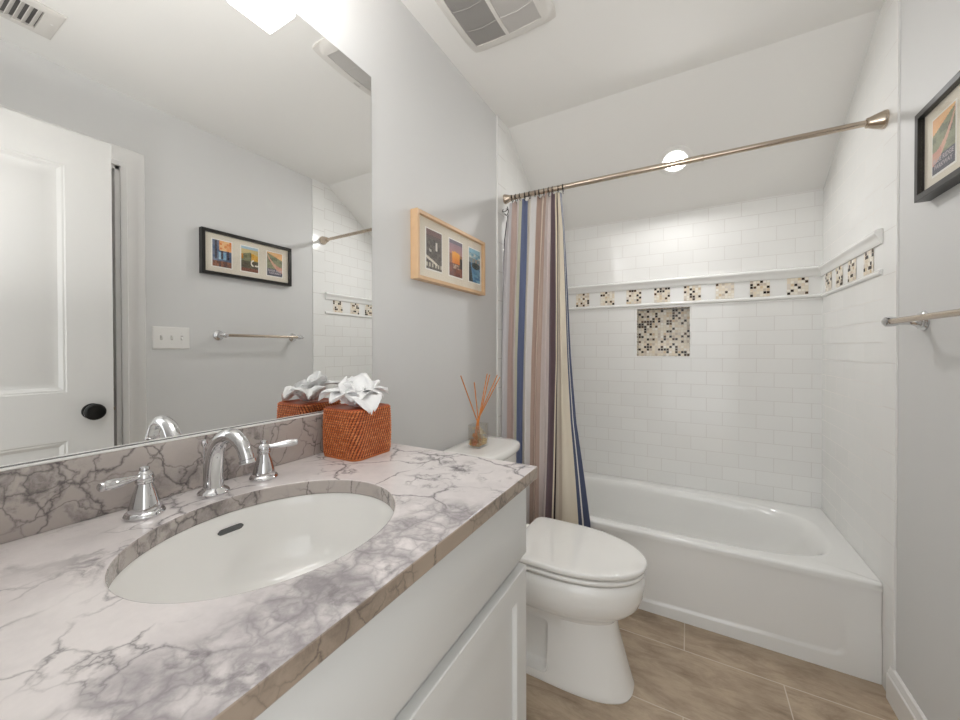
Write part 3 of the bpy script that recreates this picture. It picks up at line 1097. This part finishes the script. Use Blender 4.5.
top = thing('countertop', 'pale veined marble countertop with an oval sink cut-out', 'countertop', (.29, .40, .894))
SCX, SCY, SAX, SBY = .3065, .368, .179, .2054
bm = BM()
hole = [(SCX + SAX * cos(2 * pi * i / 120), SCY + SBY * sin(2 * pi * i / 120)) for i in range(120)]
rect_hole(bm, hole, 0.0, XD, Y0 + .002, YCE, ZCNT, .910, 0, 1, 2)
o = obj('slab', bm, [M_marble, M_marble_edge, M_marble_back], top, 35)
bv = o.modifiers.new('edge', 'BEVEL'); bv.width = .0025; bv.segments = 2; bv.limit_method = 'ANGLE'; bv.angle_limit = radians(50)
bm = BM(); box(bm, 0.0, .020, Y0 + .002, YCE - .012, ZCNT + .0005, 1.0475, .0015); tag(obj('backsplash', bm, M_marble_back, None, 40), 'brownish veined marble backsplash standing on the counter below mirror', 'backsplash')

sink = thing('sink_basin', 'white oval undermount sink basin set in the marble counter', 'sink', (SCX, SCY, .76))
bm = BM()
prof = [(1.09, .9095), (1.012, .9095), (1.006, .907), (.985, .888), (.945, .850), (.88, .810), (.77, .783), (.6, .768), (.35, .761), (.12, .759)]
loft(bm, [[(SCX + SAX * s * cos(2 * pi * i / 72), SCY + SBY * s * sin(2 * pi * i / 72), z) for i in range(72)] for s, z in prof], False, True)
o = obj('bowl', bm, M_porc, sink, 60)
bm = BM()
def sinkwall(a, z):      # point on the bowl's far wall
    for (s0, z0), (s1, z1) in zip(prof[2:], prof[3:]):
        if z0 >= z >= z1:
            s = s0 + (s1 - s0) * (z0 - z) / (z0 - z1)
            return Vector((SCX + SAX * s * cos(a), SCY + SBY * s * sin(a), z))
zc_o = .880
segs = []
for k in range(13):
    a = pi - .07 - .115 + .23 * k / 12
    h = .0052 * math.sqrt(max(0.05, 1 - (max(0, abs(k - 6) - 4) / 2) ** 2))
    nrm = (Vector((SCX, SCY, .86)) - sinkwall(a, zc_o)); nrm.z = .01; nrm.normalize()
    segs.append([sinkwall(a, zc_o + h) + nrm * .0016, sinkwall(a, zc_o - h) + nrm * .0016])
vv = [[bm.verts.new(p) for p in s] for s in segs]
for a, b in zip(vv, vv[1:]):
    bm.faces.new((a[0], b[0], b[1], a[1]))
obj('overflow_slot', bm, M_slot, sink, 60)
bm = BM(); lathe(bm, [(0, 0), (.024, 0), (.024, .002), (.019, .0035), (.016, .002), (0, .002)], (SCX, SCY, .7592), (0, 0, 1), 32); obj('drain', bm, M_chrome, sink, 40)

# faucet
FZ = ZCNT
fau = thing('faucet', 'widespread chrome faucet with arched spout and two lever handles behind the sink', 'faucet', (.076, .380, FZ))
FX = .076
bm = BM(); lathe(bm, [(0, .0005), (.027, .0005), (.0275, .004), (.025, .008), (.0195, .011), (.018, .014), (0, .014)], (FX, .380, FZ), (0, 0, 1), 36)
spo = obj('spout', bm, M_chrome, fau, 40)
path = smooth_path([(FX, .380, FZ + .010), (FX + .001, .380, FZ + .050), (FX + .013, .380, FZ + .090), (FX + .040, .380, FZ + .116), (FX + .074, .379, FZ + .124), (FX + .103, .379, FZ + .112), (FX + .117, .379, FZ + .094), (FX + .121, .379, FZ + .085)], 7)
rr_ = [.0180 - .0060 * min(1, i / (len(path) * .75)) for i in range(len(path))]
bm = BM(); tube(bm, path, rr_, 20); obj('spout_neck', bm, M_chrome, fau, 50)
bm = BM(); e = path[-1]; lathe(bm, [(.0125, 0), (.0140, .001), (.0140, .006), (.0115, .008), (0, .008)], e, path[-1] - path[-3], 24); obj('aerator', bm, M_chrome, fau, 40)
bm = BM(); lathe(bm, [(0, 0), (.0025, 0), (.0025, .088), (.005, .090), (.0065, .095), (.005, .101), (0, .103)], (.040, .380, FZ + .001), (0, 0, 1), 16); obj('lift_rod', bm, M_chrome, fau, 40)

def handle(x, y, ang):
    bm = BM()
    lathe(bm, [(0, .0005), (.0275, .0005), (.0285, .004), (.0265, .008), (.0225, .010), (.0225, .014), (.0205, .024), (.0165, .040), (.0125, .052), (.0115, .056), (.0135, .058), (.0135, .061), (0, .061)], (x, y, FZ), (0, 0, 1), 36)
    hb = obj('handle', bm, M_chrome, fau, 40)
    bm = BM()
    lathe(bm, [(0, .061), (.0125, .061), (.0135, .066), (.012, .072), (.008, .076), (.006, .078), (.0075, .080), (.007, .084), (0, .0865)], (x, y, FZ), (0, 0, 1), 28)
    d = Vector((cos(ang), sin(ang), .06))
    lathe(bm, [(0, .006), (.0055, .006), (.0045, .014), (.0055, .022), (.0075, .036), (.0085, .050), (.0078, .060), (.0065, .064), (.0072, .066), (.006, .069), (0, .070)], (x, y, FZ + .069), d, 20)
    obj('lever', bm, M_chrome, hb, 40)
handle(.080, .270, radians(-68))
handle(.078, .480, radians(62))

# mirror
mir = thing('wall_mirror', 'large frameless mirror on left wall above the backsplash', 'mirror', (0, .42, 1.049))
bm = BM()
my0, my1, mz0, mz1 = Y0 + .006, .886, 1.0495, 2.1164
fs = box(bm, WL + .0003, .0005, my0, my1, mz0, mz1, mi=1)
fs[3].material_index = 0
obj('glass', bm, [M_mirror, M_mirror_edge], mir)
bm = BM(); box(bm, WL + .0004, .0040, my0, my1, 1.0478, 1.0510, mi=0); obj('bottom_channel', bm, M_mirror_edge, mir)
bm = BM(); box(bm, .0042, .0190, my0, YCE - .014, 1.0477, 1.0502, .001); obj('highlight_strip', bm, M_plast, mir)  # white strip standing in for the highlight on the backsplash's top edge

# ------------------------------------------------------------------ tissue box of woven rattan
bx = thing('tissue_box', 'orange woven rattan tissue box on the counter at mirror end', 'tissue box', (.102, .728, ZCNT))
BCX, BCY, BHX, BHY, BZ0, BZ1 = .103, .729, .0665, .0685, ZCNT + .001, 1.069
perim_n = 50
def basket_outline(n, off):
    base = rrect(BCX, BCY, BHX + off, BHY + off, .024, 8)
    pts = [Vector((p[0], p[1], 0)) for p in base]
    L = [0]
    for i in range(len(pts)): L.append(L[-1] + (pts[(i + 1) % len(pts)] - pts[i]).length)
    out = []
    k = 0
    for i in range(n):
        s = L[-1] * i / n
        while L[k + 1] < s: k += 1
        f = (s - L[k]) / (L[k + 1] - L[k])
        out.append(pts[k].lerp(pts[(k + 1) % len(pts)], f))
    return out
n_st, n_rw, ru, rv = 60, 19, 7, 6
NU, NV = n_st * ru, n_rw * rv
out0 = basket_outline(NU, 0)
nor = []
for i in range(NU):
    tn = out0[(i + 1) % NU] - out0[i - 1]
    nor.append(Vector((tn.y, -tn.x, 0)).normalized())
bm = BM(); bm.loops.layers.float_color.new('tint')
gr = []
rowtone = {}
hh = {}
for j in range(NV + 1):
    v = j / rv
    row = min(int(v), n_rw - 1)
    fr_ = v - row
    ring = []
    zrel = j / NV
    bulge = .0025 * sin(pi * zrel) - .003 * (zrel < .03)
    for i in range(NU):
        u = i / ru
        # twined strands: each leans, alternating over and under the stakes
        lean = u - row * 0.32 - (fr_ - .5) * 0.5
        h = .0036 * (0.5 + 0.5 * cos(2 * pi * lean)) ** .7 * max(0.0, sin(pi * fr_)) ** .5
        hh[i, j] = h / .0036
        p = out0[i] + nor[i] * (h + bulge)
        ring.append(bm.verts.new((p.x, p.y, BZ0 + (BZ1 - BZ0) * zrel)))
    gr.append(ring)
for j in range(NV):
    for i in range(NU):
        f = bm.faces.new((gr[j][i], gr[j][(i + 1) % NU], gr[j + 1][(i + 1) % NU], gr[j + 1][i]))
        key = (i // ru, j // rv)
        if key not in rowtone:
            rowtone[key] = srgb(*rnd.choice([(216, 128, 76), (206, 114, 62), (224, 140, 86), (196, 104, 54), (212, 122, 70)]))
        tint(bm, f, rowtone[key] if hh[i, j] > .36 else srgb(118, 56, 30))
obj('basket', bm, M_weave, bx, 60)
bm = BM(); bm.loops.layers.float_color.new('tint')
ol = [rrect(BCX, BCY, BHX + o_, BHY + o_, .024, 8) for o_ in (.0005, -.001, -.006, -.014)]
rr2 = [[(p[0], p[1], z) for p in o_] for o_, z in zip(ol, (BZ1 - .002, BZ1 + .002, BZ1 + .003, BZ1 - .001))]
loft(bm, rr2, False, True)
for f in bm.faces: tint(bm, f, srgb(176, 82, 38))
obj('lid_rim', bm, M_weave, bx, 50)
bm = BM(); bm.loops.layers.float_color.new('tint')
loft(bm, [[(p[0], p[1], z) for p in rrect(BCX, BCY, BHX + .001, BHY + .001, .024, 8)] for z in (BZ0 - .0005, BZ0 + .003)])
for f in bm.faces: tint(bm, f, srgb(196, 112, 58))
obj('base_rim', bm, M_weave, bx, 50)

# tissue: one crumpled sheet drawn up out of the box, with pointed folds
bm = BM()
def petal(tip, width, lift, base=(BCX, BCY, BZ1 + .004), seed=0, n=12, m=9):
    rg = random.Random(seed)
    b, t = Vector(base), Vector(tip)
    d = t - b
    side = d.cross(Vector((0, 0, 1)))
    if side.length < .01: side = Vector((.7, .7, 0))
    side.normalize()
    upv = side.cross(d).normalized()
    if upv.z < 0: upv = -upv
    ph = rg.uniform(0, 6)
    g = []
    for i in range(n + 1):
        s = i / n
        w = width * (sin(pi * min(1, .10 + s * .86)) ** .6) * (1.0 if s < .75 else 1.0 - (s - .75) * 1.4)
        c = b + d * s + upv * lift * sin(pi * s)
        row = []
        for j in range(m + 1):
            q = j / m * 2 - 1
            crease = .010 * abs(q) - .005 + .0035 * sin(q * 7 + ph + 3 * s) + .0025 * sin(11 * s + ph * 2 + q * 3)
            row.append(bm.verts.new(c + side * q * w + upv * crease * (0.4 + s)))
        g.append(row)
    for i in range(n):
        for j in range(m):
            bm.faces.new((g[i][j], g[i + 1][j], g[i + 1][j + 1], g[i][j + 1]))
for k, (tip, w, l) in enumerate([
        ((.098, .758, 1.160), .044, .006), ((.118, .796, 1.136), .036, .012), ((.082, .706, 1.136), .046, .012),
        ((.098, .642, 1.092), .042, .030), ((.186, .700, 1.064), .046, .034), ((.150, .676, 1.090), .044, .030), ((.136, .812, 1.108), .036, .028),
        ((.022, .668, 1.098), .046, .032), ((.048, .742, 1.146), .046, .010), ((.040, .800, 1.120), .042, .028), ((.160, .770, 1.098), .044, .032), ((.125, .725, 1.122), .050, .014)]):
    petal(tip, w, l, seed=k + 3)
tis = obj('paper_tissue', bm, M_tissue, None, 70)
tag(tis, 'crumpled white paper tissue pulled up from the rattan box', 'tissue')
sm = tis.modifiers.new('thickness', 'SOLIDIFY'); sm.thickness = .0006

# ================================================================== TOILET
toi = thing('toilet', 'white two-piece toilet between the vanity and the bathtub', 'toilet', (.40, 1.42, 0))
TY = 1.42
def egg(xb, xf, hw, z, n=72, ef=2.05, eb=2.8, xm=None):
    """egg outline: back half squarer, front half elliptical"""
    xm = xm if xm is not None else xb + (xf - xb) * .36
    out = []
    for i in range(n):
        t = 2 * pi * i / n
        c, s = cos(t), sin(t)
        if c >= 0:
            e = ef
            out.append((xm + (xf - xm) * abs(c) ** (2 / e), TY + hw * math.copysign(abs(s) ** (2 / e), s), z))
        else:
            out.append((xm - (xm - xb) * abs(c) ** (2 / eb), TY + hw * math.copysign(abs(s) ** (2 / eb), s), z))
    return out
bm = BM()
body = [(.10, .735, .122, .000, 3.2), (.10, .737, .124, .006, 3.2), (.10, .732, .121, .020, 3.2), (.105, .712, .113, .090, 3.2), (.11, .696, .108, .150, 3.2), (.11, .683, .107, .205, 3.2),
        (.105, .681, .110, .243, 3.0), (.10, .698, .128, .266, 3.0), (.09, .733, .155, .290, 3.0), (.08, .755, .170, .315, 3.0), (.075, .768, .1775, .350, 3.0), (.07, .772, .1795, .385, 3.0), (.07, .771, .178, .405, 3.0), (.075, .762, .170, .418, 3.0), (.09, .74, .155, .420, 3.0)]
loft(bm, [egg(a, b, c, z, eb=e, xm=a + (b - a) * .58, ef=2.7 - .65 * sst(.12, .30, z)) for a, b, c, z, e in body])
bo = obj('bowl', bm, M_porc, toi, 60)
# recess moulded in each flank
cut = BM()
for sg in (-1, 1):
    box(cut, .22, .452, TY + sg * .072 if sg > 0 else TY - .16, TY + .16 if sg > 0 else TY - .072, .030, .222, .016, 4)
bmesh.ops.recalc_face_normals(cut, faces=cut.faces)
cme = bpy.data.meshes.new('cut'); cut.to_mesh(cme); cut.free()
cob = bpy.data.objects.new('cut', cme); COL.objects.link(cob)
md = bo.modifiers.new('recess', 'BOOLEAN'); md.operation = 'DIFFERENCE'; md.object = cob; md.solver = 'EXACT'
dg = bpy.context.evaluated_depsgraph_get()
nm = bpy.data.meshes.new_from_object(bo.evaluated_get(dg))
bo.modifiers.clear(); bo.data = nm; bo.data.name = 'bowl'
bpy.data.objects.remove(cob, do_unlink=True); bpy.data.meshes.remove(cme)
bo.data.shade_smooth(); bo.data.set_sharp_from_angle(angle=radians(35))

def plate(xb, xf, hw, z0, z1, rd, dome=0.0, eb=9.0):
    bm = BM()
    xm = xb + (xf - xb) * .36
    rings = []
    def rg(ins, z): return egg(xb + ins, xf - ins, hw - ins, z, eb=eb, xm=xm, n=96)
    rings.append(rg(rd, z0)); rings.append(rg(rd * .3, z0 + rd * .3)); rings.append(rg(0, z0 + rd))
    for a in (0, 30, 60, 90):
        rings.append(rg(rd * (1 - cos(radians(a))), z1 - rd + rd * sin(radians(a))))
    for s in (.03, .08, .12, .15):
        rings.append(rg(rd + s, z1 + dome * (s / .15) ** .7))
    loft(bm, rings)
    return bm
obj('seat', plate(.309, .7735, .1785, .4275, .4420, .005), M_porc, toi, 60)
obj('lid', plate(.306, .7795, .1815, .4490, .4700, .007, .003), M_porc, toi, 60)
for sy in (-.07, .07):
    bm = BM(); tube(bm, [(.292, TY + sy - .03, .447), (.292, TY + sy + .03, .447)], .012, 16); obj('hinge', bm, M_porc, toi, 60)
TT, TS = 1.405, .865     # tank centre and width factor
def fine(ol, n=120):
    pts = [Vector(p) for p in ol]; L = [0]
    for i in range(len(pts)): L.append(L[-1] + (pts[(i + 1) % len(pts)] - pts[i]).length)
    out = []; k = 0
    for i in range(n):
        s = L[-1] * i / n
        while L[k + 1] < s: k += 1
        out.append(pts[k].lerp(pts[(k + 1) % len(pts)], (s - L[k]) / max(1e-9, L[k + 1] - L[k])))
    return out
def bowfix(ring, xb, xf, hw, bow):
    return [(p.x - (bow * ((p.y - TT) / hw) ** 2 * max(0, (p.x - xb) / (xf - xb))), p.y, p.z) for p in ring]
def tank_ring(xb, xf, hw, r, z, bow=.028):
    hw *= TS
    return bowfix(fine([(x, y, z) for x, y in rrect((xb + xf) / 2, TT, (xf - xb) / 2, hw, r, 8)]), xb, xf, hw, bow)
bm = BM()
loft(bm, [tank_ring(.03, .225, .172, .04, .40), tank_ring(.026, .235, .180, .04, .43), tank_ring(.022, .245, .188, .04, .60), tank_ring(.020, .247, .191, .04, .772)])
obj('tank', bm, M_porc, toi, 60)
bm = BM()
loft(bm, [tank_ring(.018, .252, .197, .042, .7725), tank_ring(.015, .259, .204, .045, .778), tank_ring(.014, .261, .206, .046, .788), tank_ring(.014, .261, .206, .046, .798), tank_ring(.017, .257, .203, .044, .806), tank_ring(.024, .249, .196, .042, .8095), tank_ring(.06, .21, .16, .03, .8105)])
obj('tank_lid', bm, M_porc, toi, 60)

# ------------------------------------------------------------------ reed diffuser on the tank
dif = thing('reed_diffuser', 'clear glass reed diffuser with amber oil on the toilet tank lid', 'diffuser', (.121, 1.378, .8105))
QX0, QX1, QY0, QY1, QZ0, QZ1 = .092, .150, 1.338, 1.418, .8115, .908
bm = BM()
rings = [[(p[0], p[1], z) for p in rrect((QX0 + QX1) / 2, (QY0 + QY1) / 2, (QX1 - QX0) / 2 - ins, (QY1 - QY0) / 2 - ins, .005, 3)] for ins, z in
         ((.002, QZ0), (0, QZ0 + .002), (0, QZ1 - .002), (.001, QZ1), (.004, QZ1), (.004, QZ0 + .008))]
loft(bm, rings)
obj('bottle', bm, M_bottle, dif, 40)
bm = BM()
rings = [[(p[0], p[1], z) for p in rrect((QX0 + QX1) / 2, (QY0 + QY1) / 2, (QX1 - QX0) / 2 - .0046, (QY1 - QY0) / 2 - .0046, .004, 3)] for z in (QZ0 + .0085, QZ0 + .030)]
loft(bm, rings)
obj('scented_oil', bm, M_oil, dif, 40)
def blossom(c, r, mat, seed):
    rg = random.Random(seed)
    bm = BM()
    for k in range(7):
        a = rg.uniform(0, 2 * pi); el = rg.uniform(.2, 1.3)
        d = Vector((cos(a) * cos(el), sin(a) * cos(el), sin(el)))
        s, t, _ = frame_of(d)
        g = []
        for i in range(6):
            q = i / 5
            w = r * .55 * sin(pi * (.1 + .8 * q))
            p = Vector(c) + d * r * q
            g.append([bm.verts.new(p - s * w), bm.verts.new(p + t * r * .12), bm.verts.new(p + s * w)])
        for u, v in zip(g, g[1:]):
            bm.faces.new((u[0], u[1], v[1], v[0])); bm.faces.new((u[1], u[2], v[2], v[1]))
    o = obj('dried_flower', bm, mat, dif, 80)
    return o
for k in range(11):
    blossom((.104 + .034 * ((k * 37) % 10) / 10, 1.386 + .016 * ((k * 53) % 10) / 10, QZ0 + .010 + .0058 * k), .016, M_petal, k)
for k in range(7):
    blossom((.108 + .02 * ((k * 37) % 10) / 10, 1.352 + .012 * ((k * 53) % 10) / 10, QZ0 + .009 + .0055 * k), .017, M_amberp, 20 + k)
pv = Vector((.120, 1.377, .924))
for k, tp in enumerate([(.120, 1.240, 1.122), (.112, 1.360, 1.086), (.122, 1.458, 1.117), (.118, 1.566, 1.104), (.126, 1.578, 1.094), (.128, 1.470, 1.112)]):
    t = Vector(tp)
    pk = pv + Vector(((k % 3 - 1) * .004, (k % 2 - .5) * .005, 0))
    d = (t - pk).normalized()
    b = pk - d * ((pk.z - QZ0 - .012) / d.z)
    b.y = max(QY0 + .008, min(QY1 - .008, b.y)); b.x = max(QX0 + .008, min(QX1 - .008, b.x))
    bm = BM(); tube(bm, [b, pk, t], .0022, 8)
    obj('reed', bm, M_reed, dif, 60)

# ================================================================== RIGHT WALL: towel bar, switch plate
tb = thing('towel_bar', 'satin nickel towel bar on two chrome posts, on right wall below the black frame', 'towel bar', (WP, 1.40, 1.31))
bm = BM(); tube(bm, [(1.454, 1.14, 1.311), (1.454, 1.662, 1.311)], .0088, 20); obj('bar', bm, M_nickel, tb, 40)
for y, sg in ((1.163, -1), (1.637, 1)):
    bm = BM()
    lathe(bm, [(0, .0003), (.029, .0003), (.030, .004), (.027, .008), (.024, .010), (.024, .013), (.018, .017), (.013, .026), (.0105, .040), (.0105, .055), (.0145, .064), (.0165, .076), (.0145, .087), (.008, .092), (0, .093)], (WP, y, 1.311), (-1, 0, 0), 32)
    lathe(bm, [(.0088, .0), (.0125, .010), (.0125, .014), (.010, .018), (.0115, .023), (.0085, .030), (0, .033)], (1.454, y, 1.311), (0, sg, 0), 24)
    obj('post', bm, M_chrome, tb, 40)

sw = thing('light_switch', 'white three-gang switch plate on right wall, seen in mirror beside door', 'light switch', (WP, .932, 1.29))
bm = BM()
sy0, sy1, sz0, sz1 = .849, 1.015, 1.231, 1.350
rings = [[(WP - d, sy0 + i, sz0 + i), (WP - d, sy1 - i, sz0 + i), (WP - d, sy1 - i, sz1 - i), (WP - d, sy0 + i, sz1 - i)] for i, d in ((0, .0003), (0, .003), (.004, .006))]
loft(bm, rings); obj('plate', bm, M_plast, sw, 30)
for k, y in enumerate((.886, .932, .978)):
    bm = BM(); box(bm, WP - .0068, WP - .005, y - .0055, y + .0055, 1.278, 1.304, .0005); obj('toggle_slot', bm, M_switch, sw)
    bm = BM()
    up = (k != 2)
    loft(bm, [[(WP - .006, y - .004, 1.285), (WP - .006, y + .004, 1.285), (WP - .006, y + .004, 1.297), (WP - .006, y - .004, 1.297)],
              [(WP - .016, y - .003, 1.291 + (.004 if up else -.012)), (WP - .016, y + .003, 1.291 + (.004 if up else -.012)), (WP - .016, y + .003, 1.299 + (.004 if up else -.012)), (WP - .016, y - .003, 1.299 + (.004 if up else -.012))]])
    obj('toggle', bm, M_plast, sw)
    for zz in (1.262, 1.320):
        bm = BM(); lathe(bm, [(0, 0), (.003, 0), (.0025, .001), (0, .0012)], (WP - .006, y, zz), (-1, 0, 0), 12); obj('screw', bm, M_plast, sw)

# ================================================================== FRAMED PICTURES
def lerp3(a, b, t): return tuple(x + (y - x) * t for x, y in zip(a, b))
def hsh(i, j, s=0):
    return (math.sin(i * 12.9898 + j * 78.233 + s * 37.7) * 43758.5453) % 1.0

def pic_night(u, v):       # dark slope, pale stream, dusky band
    if v > .86: return (124, 98, 94)
    if v > .78: return (104, 90, 86)
    if .60 < u < .70 and .50 < v < .72: return (214, 208, 198)
    if .18 < u < .32 and abs(v - .50 + u * .1) < .03: return (196, 190, 180)
    if abs(v - (.30 - .22 * u)) < .035 and u < .7: return (220, 212, 196)
    if v < .16 + .0 * u and v > .05 and int(u * 11) % 2 == 0: return (196, 188, 170)
    return lerp3((82, 76, 70), (112, 104, 96), hsh(int(u * 9), int(v * 13)))
def pic_butte(u, v):       # orange butte under a violet sky
    if v > .90: return (126, 118, 130)
    if .20 < u < .80 and .36 < v < .70 - .12 * abs(u - .45): return lerp3((226, 128, 48), (244, 176, 78), min(1, max(0, (v - .36) / .3)))
    if v > .62: return lerp3((186, 140, 136), (160, 132, 142), (v - .62) / .28)
    if u > .76 and .26 < v < .55: return (58, 46, 44)
    if .30 < u < .8 and .22 < v < .34: return lerp3((198, 170, 150), (118, 86, 76), hsh(int(u * 12), int(v * 20)))
    if v > .36: return (158, 112, 84)
    return lerp3((140, 84, 66), (108, 66, 60), hsh(int(u * 6), int(v * 8), 2))
def pic_lake(u, v):        # blue lake with a dark island
    if v > .88: return (150, 196, 214)
    if v > .72: return lerp3((96, 152, 178), (206, 212, 206), hsh(int(u * 5), int(v * 14), 1))
    if ((u - .6) / .38) ** 2 + ((v - .50) / .10) ** 2 < 1: return (44, 62, 60)
    if v > .58: return lerp3((176, 150, 128), (110, 146, 160), hsh(int(u * 7), int(v * 10), 5))
    if u < .16 + (.5 - v) * .4: return (46, 58, 62)
    return lerp3((60, 112, 152), (128, 178, 200), hsh(int(u * 4 + v * 9), int(v * 12), 3))
def pic_forest(u, v):      # blue woodland, orange crowns
    if v > .62 and u > .34:
        return lerp3((222, 128, 62), (244, 204, 150), hsh(int(u * 8), int(v * 12), 4))
    if int(u * 9) % 3 == 1 and v > .3: return (52, 48, 62)
    if v < .22: return lerp3((160, 104, 78), (100, 76, 70), hsh(int(u * 9), int(v * 9), 6))
    if .32 < u < .72 and .28 < v < .56: return lerp3((96, 150, 190), (176, 208, 222), hsh(int(u * 9), int(v * 11), 2))
    return lerp3((74, 96, 128), (116, 122, 142), hsh(int(u * 7), int(v * 9), 8))
def pic_arch(u, v):        # valley with a small white arch
    if v > .90: return (170, 198, 214)
    if v > .78 - .2 * abs(u - .5): return (206, 186, 132)
    r = math.hypot((u - .72) * 1.0, (v - .36) * 1.2)
    if .10 < r < .16 and u < .74 and v > .24: return (240, 234, 220)
    if u > .80 and .24 < v < .30: return (232, 226, 212)
    if u > .58 and v > .46: return lerp3((206, 146, 44), (230, 178, 70), hsh(int(u * 8), int(v * 10), 1))
    if u < .12 and v > .5: return (198, 134, 46)
    if v > .42: return lerp3((104, 108, 78), (142, 142, 108), hsh(int(u * 6), int(v * 9), 3))
    if v < .14: return (122, 72, 52)
    return lerp3((72, 62, 48), (98, 92, 70), hsh(int(u * 6), int(v * 8), 7))
def pic_parkway(u, v):     # u = 0 at the viewer's left
    if v > .70 + .26 * u: return lerp3((232, 160, 104), (244, 206, 150), hsh(int(u * 3), int(v * 9), 1) * .5 + v * .4)
    d = v - (.22 + .62 * u * u)
    if abs(d - .06) < .05 + .07 * (1 - u): return lerp3((206, 146, 130), (216, 176, 150), hsh(int(u * 5), int(v * 9), 2))
    if v < .30: return (86, 86, 98)
    if (u - .78) ** 2 + (v - .66) ** 2 < .008: return (60, 62, 56)
    return lerp3((112, 118, 92), (146, 148, 116), hsh(int(u * 6), int(v * 9), 4))

def framed(name, label, xw, sg, y0, y1, z0, z1, depth, fw, fmat, pics, flip, pw=.104, ph=.155, centers=()):
    """sg: +1 if the picture faces +x"""
    t = thing(name, label, 'framed picture', (xw, (y0 + y1) / 2, z0))
    def rr(ins, d): return [(xw + sg * d, y0 + ins, z0 + ins), (xw + sg * d, y1 - ins, z0 + ins), (xw + sg * d, y1 - ins, z1 - ins), (xw + sg * d, y0 + ins, z1 - ins)]
    bm = BM()
    loft(bm, [rr(0, .0006), rr(0, depth - .001), rr(.001, depth), rr(fw - .001, depth), rr(fw, depth - .001), rr(fw, depth - .016)], False, False)
    obj('frame', bm, fmat, t, 20)
    db = depth - .015
    bm = BM(); loft(bm, [rr(.003, .001), rr(.003, db)]); obj('mat_board', bm, M_matb, t)
    zc = (z0 + z1) / 2
    for yc, fn in zip(centers, pics):
        bm = BM()
        lo = [(xw + sg * (db + .0008), yc + a * (pw / 2 + .004), zc + b * (ph / 2 + .004)) for a, b in ((-1, -1), (1, -1), (1, 1), (-1, 1))]
        hi = [(xw + sg * (db + .0001), yc + a * (pw / 2 + .0055), zc + b * (ph / 2 + .0055)) for a, b in ((-1, -1), (1, -1), (1, 1), (-1, 1))]
        loft(bm, [hi, lo], False, True); obj('mat_bevel', bm, M_bev, t)
        bm = BM(); bm.loops.layers.float_color.new('tint')
        nu, nv = 34, 50
        g = [[bm.verts.new((xw + sg * (db + .0012), yc + (i / nu - .5) * pw, zc + (j / nv - .5) * ph)) for j in range(nv + 1)] for i in range(nu + 1)]
        for i in range(nu):
            for j in range(nv):
                u = (i + .5) / nu
                if flip: u = 1 - u
                f = bm.faces.new((g[i][j], g[i + 1][j], g[i + 1][j + 1], g[i][j + 1]))
                tint(bm, f, srgb(*fn(u, (j + .5) / nv)))
        pr = obj('print', bm, M_paint, t)
    bm = BM()
    dg_ = db + .006
    box(bm, min(xw + sg * dg_, xw + sg * (dg_ + .002)), max(xw + sg * dg_, xw + sg * (dg_ + .002)), y0 + fw + .0005, y1 - fw - .0005, z0 + fw + .0005, z1 - fw - .0005)
    obj('glazing', bm, M_glass, t)
    return t

# facing +x: viewer's left is smaller y
framed('picture_frame', 'pale wood frame with three small landscape prints on left wall above the toilet', WL, 1, 1.085, 1.613, 1.492, 1.752, .034, .014, M_wood,
       (pic_night, pic_butte, pic_lake), False, centers=(1.208, 1.368, 1.531))
# facing -x: viewer's left is larger y
pf = framed('picture_frame', 'black frame with three small colourful landscape prints on right wall above the towel bar', WP, -1, 1.066, 1.612, 1.664, 1.924, .034, .018, M_black,
       (lambda u, v: pic_forest(1 - u, v), lambda u, v: pic_arch(1 - u, v), pic_parkway), True, centers=(1.177, 1.337, 1.499))

# the two lines of pale lettering at the foot of the right-hand print
M_ink = simple('pale_lettering', srgb(196, 186, 190), 0.6)
bm = BM()
for body_, zt in (('BLUE RIDGE', 1.7455), ('PARKWAY', 1.7285)):
    fc = bpy.data.curves.new('lettering', 'FONT')
    fc.body = body_; fc.size = 0.0175; fc.align_x = 'CENTER'; fc.offset = 0.0003
    fo = bpy.data.objects.new('lettering', fc); COL.objects.link(fo)
    me = bpy.data.meshes.new_from_object(fo.evaluated_get(bpy.context.evaluated_depsgraph_get()))
    off = len(bm.verts)
    mat_t = Matrix(((0, 0, -1, WP - .0206), (-1, 0, 0, 1.499), (0, 1, 0, zt), (0, 0, 0, 1)))
    me.transform(mat_t)
    bm.from_mesh(me)
    bpy.data.objects.remove(fo, do_unlink=True); bpy.data.curves.remove(fc); bpy.data.meshes.remove(me)
obj('lettering', bm, M_ink, pf)
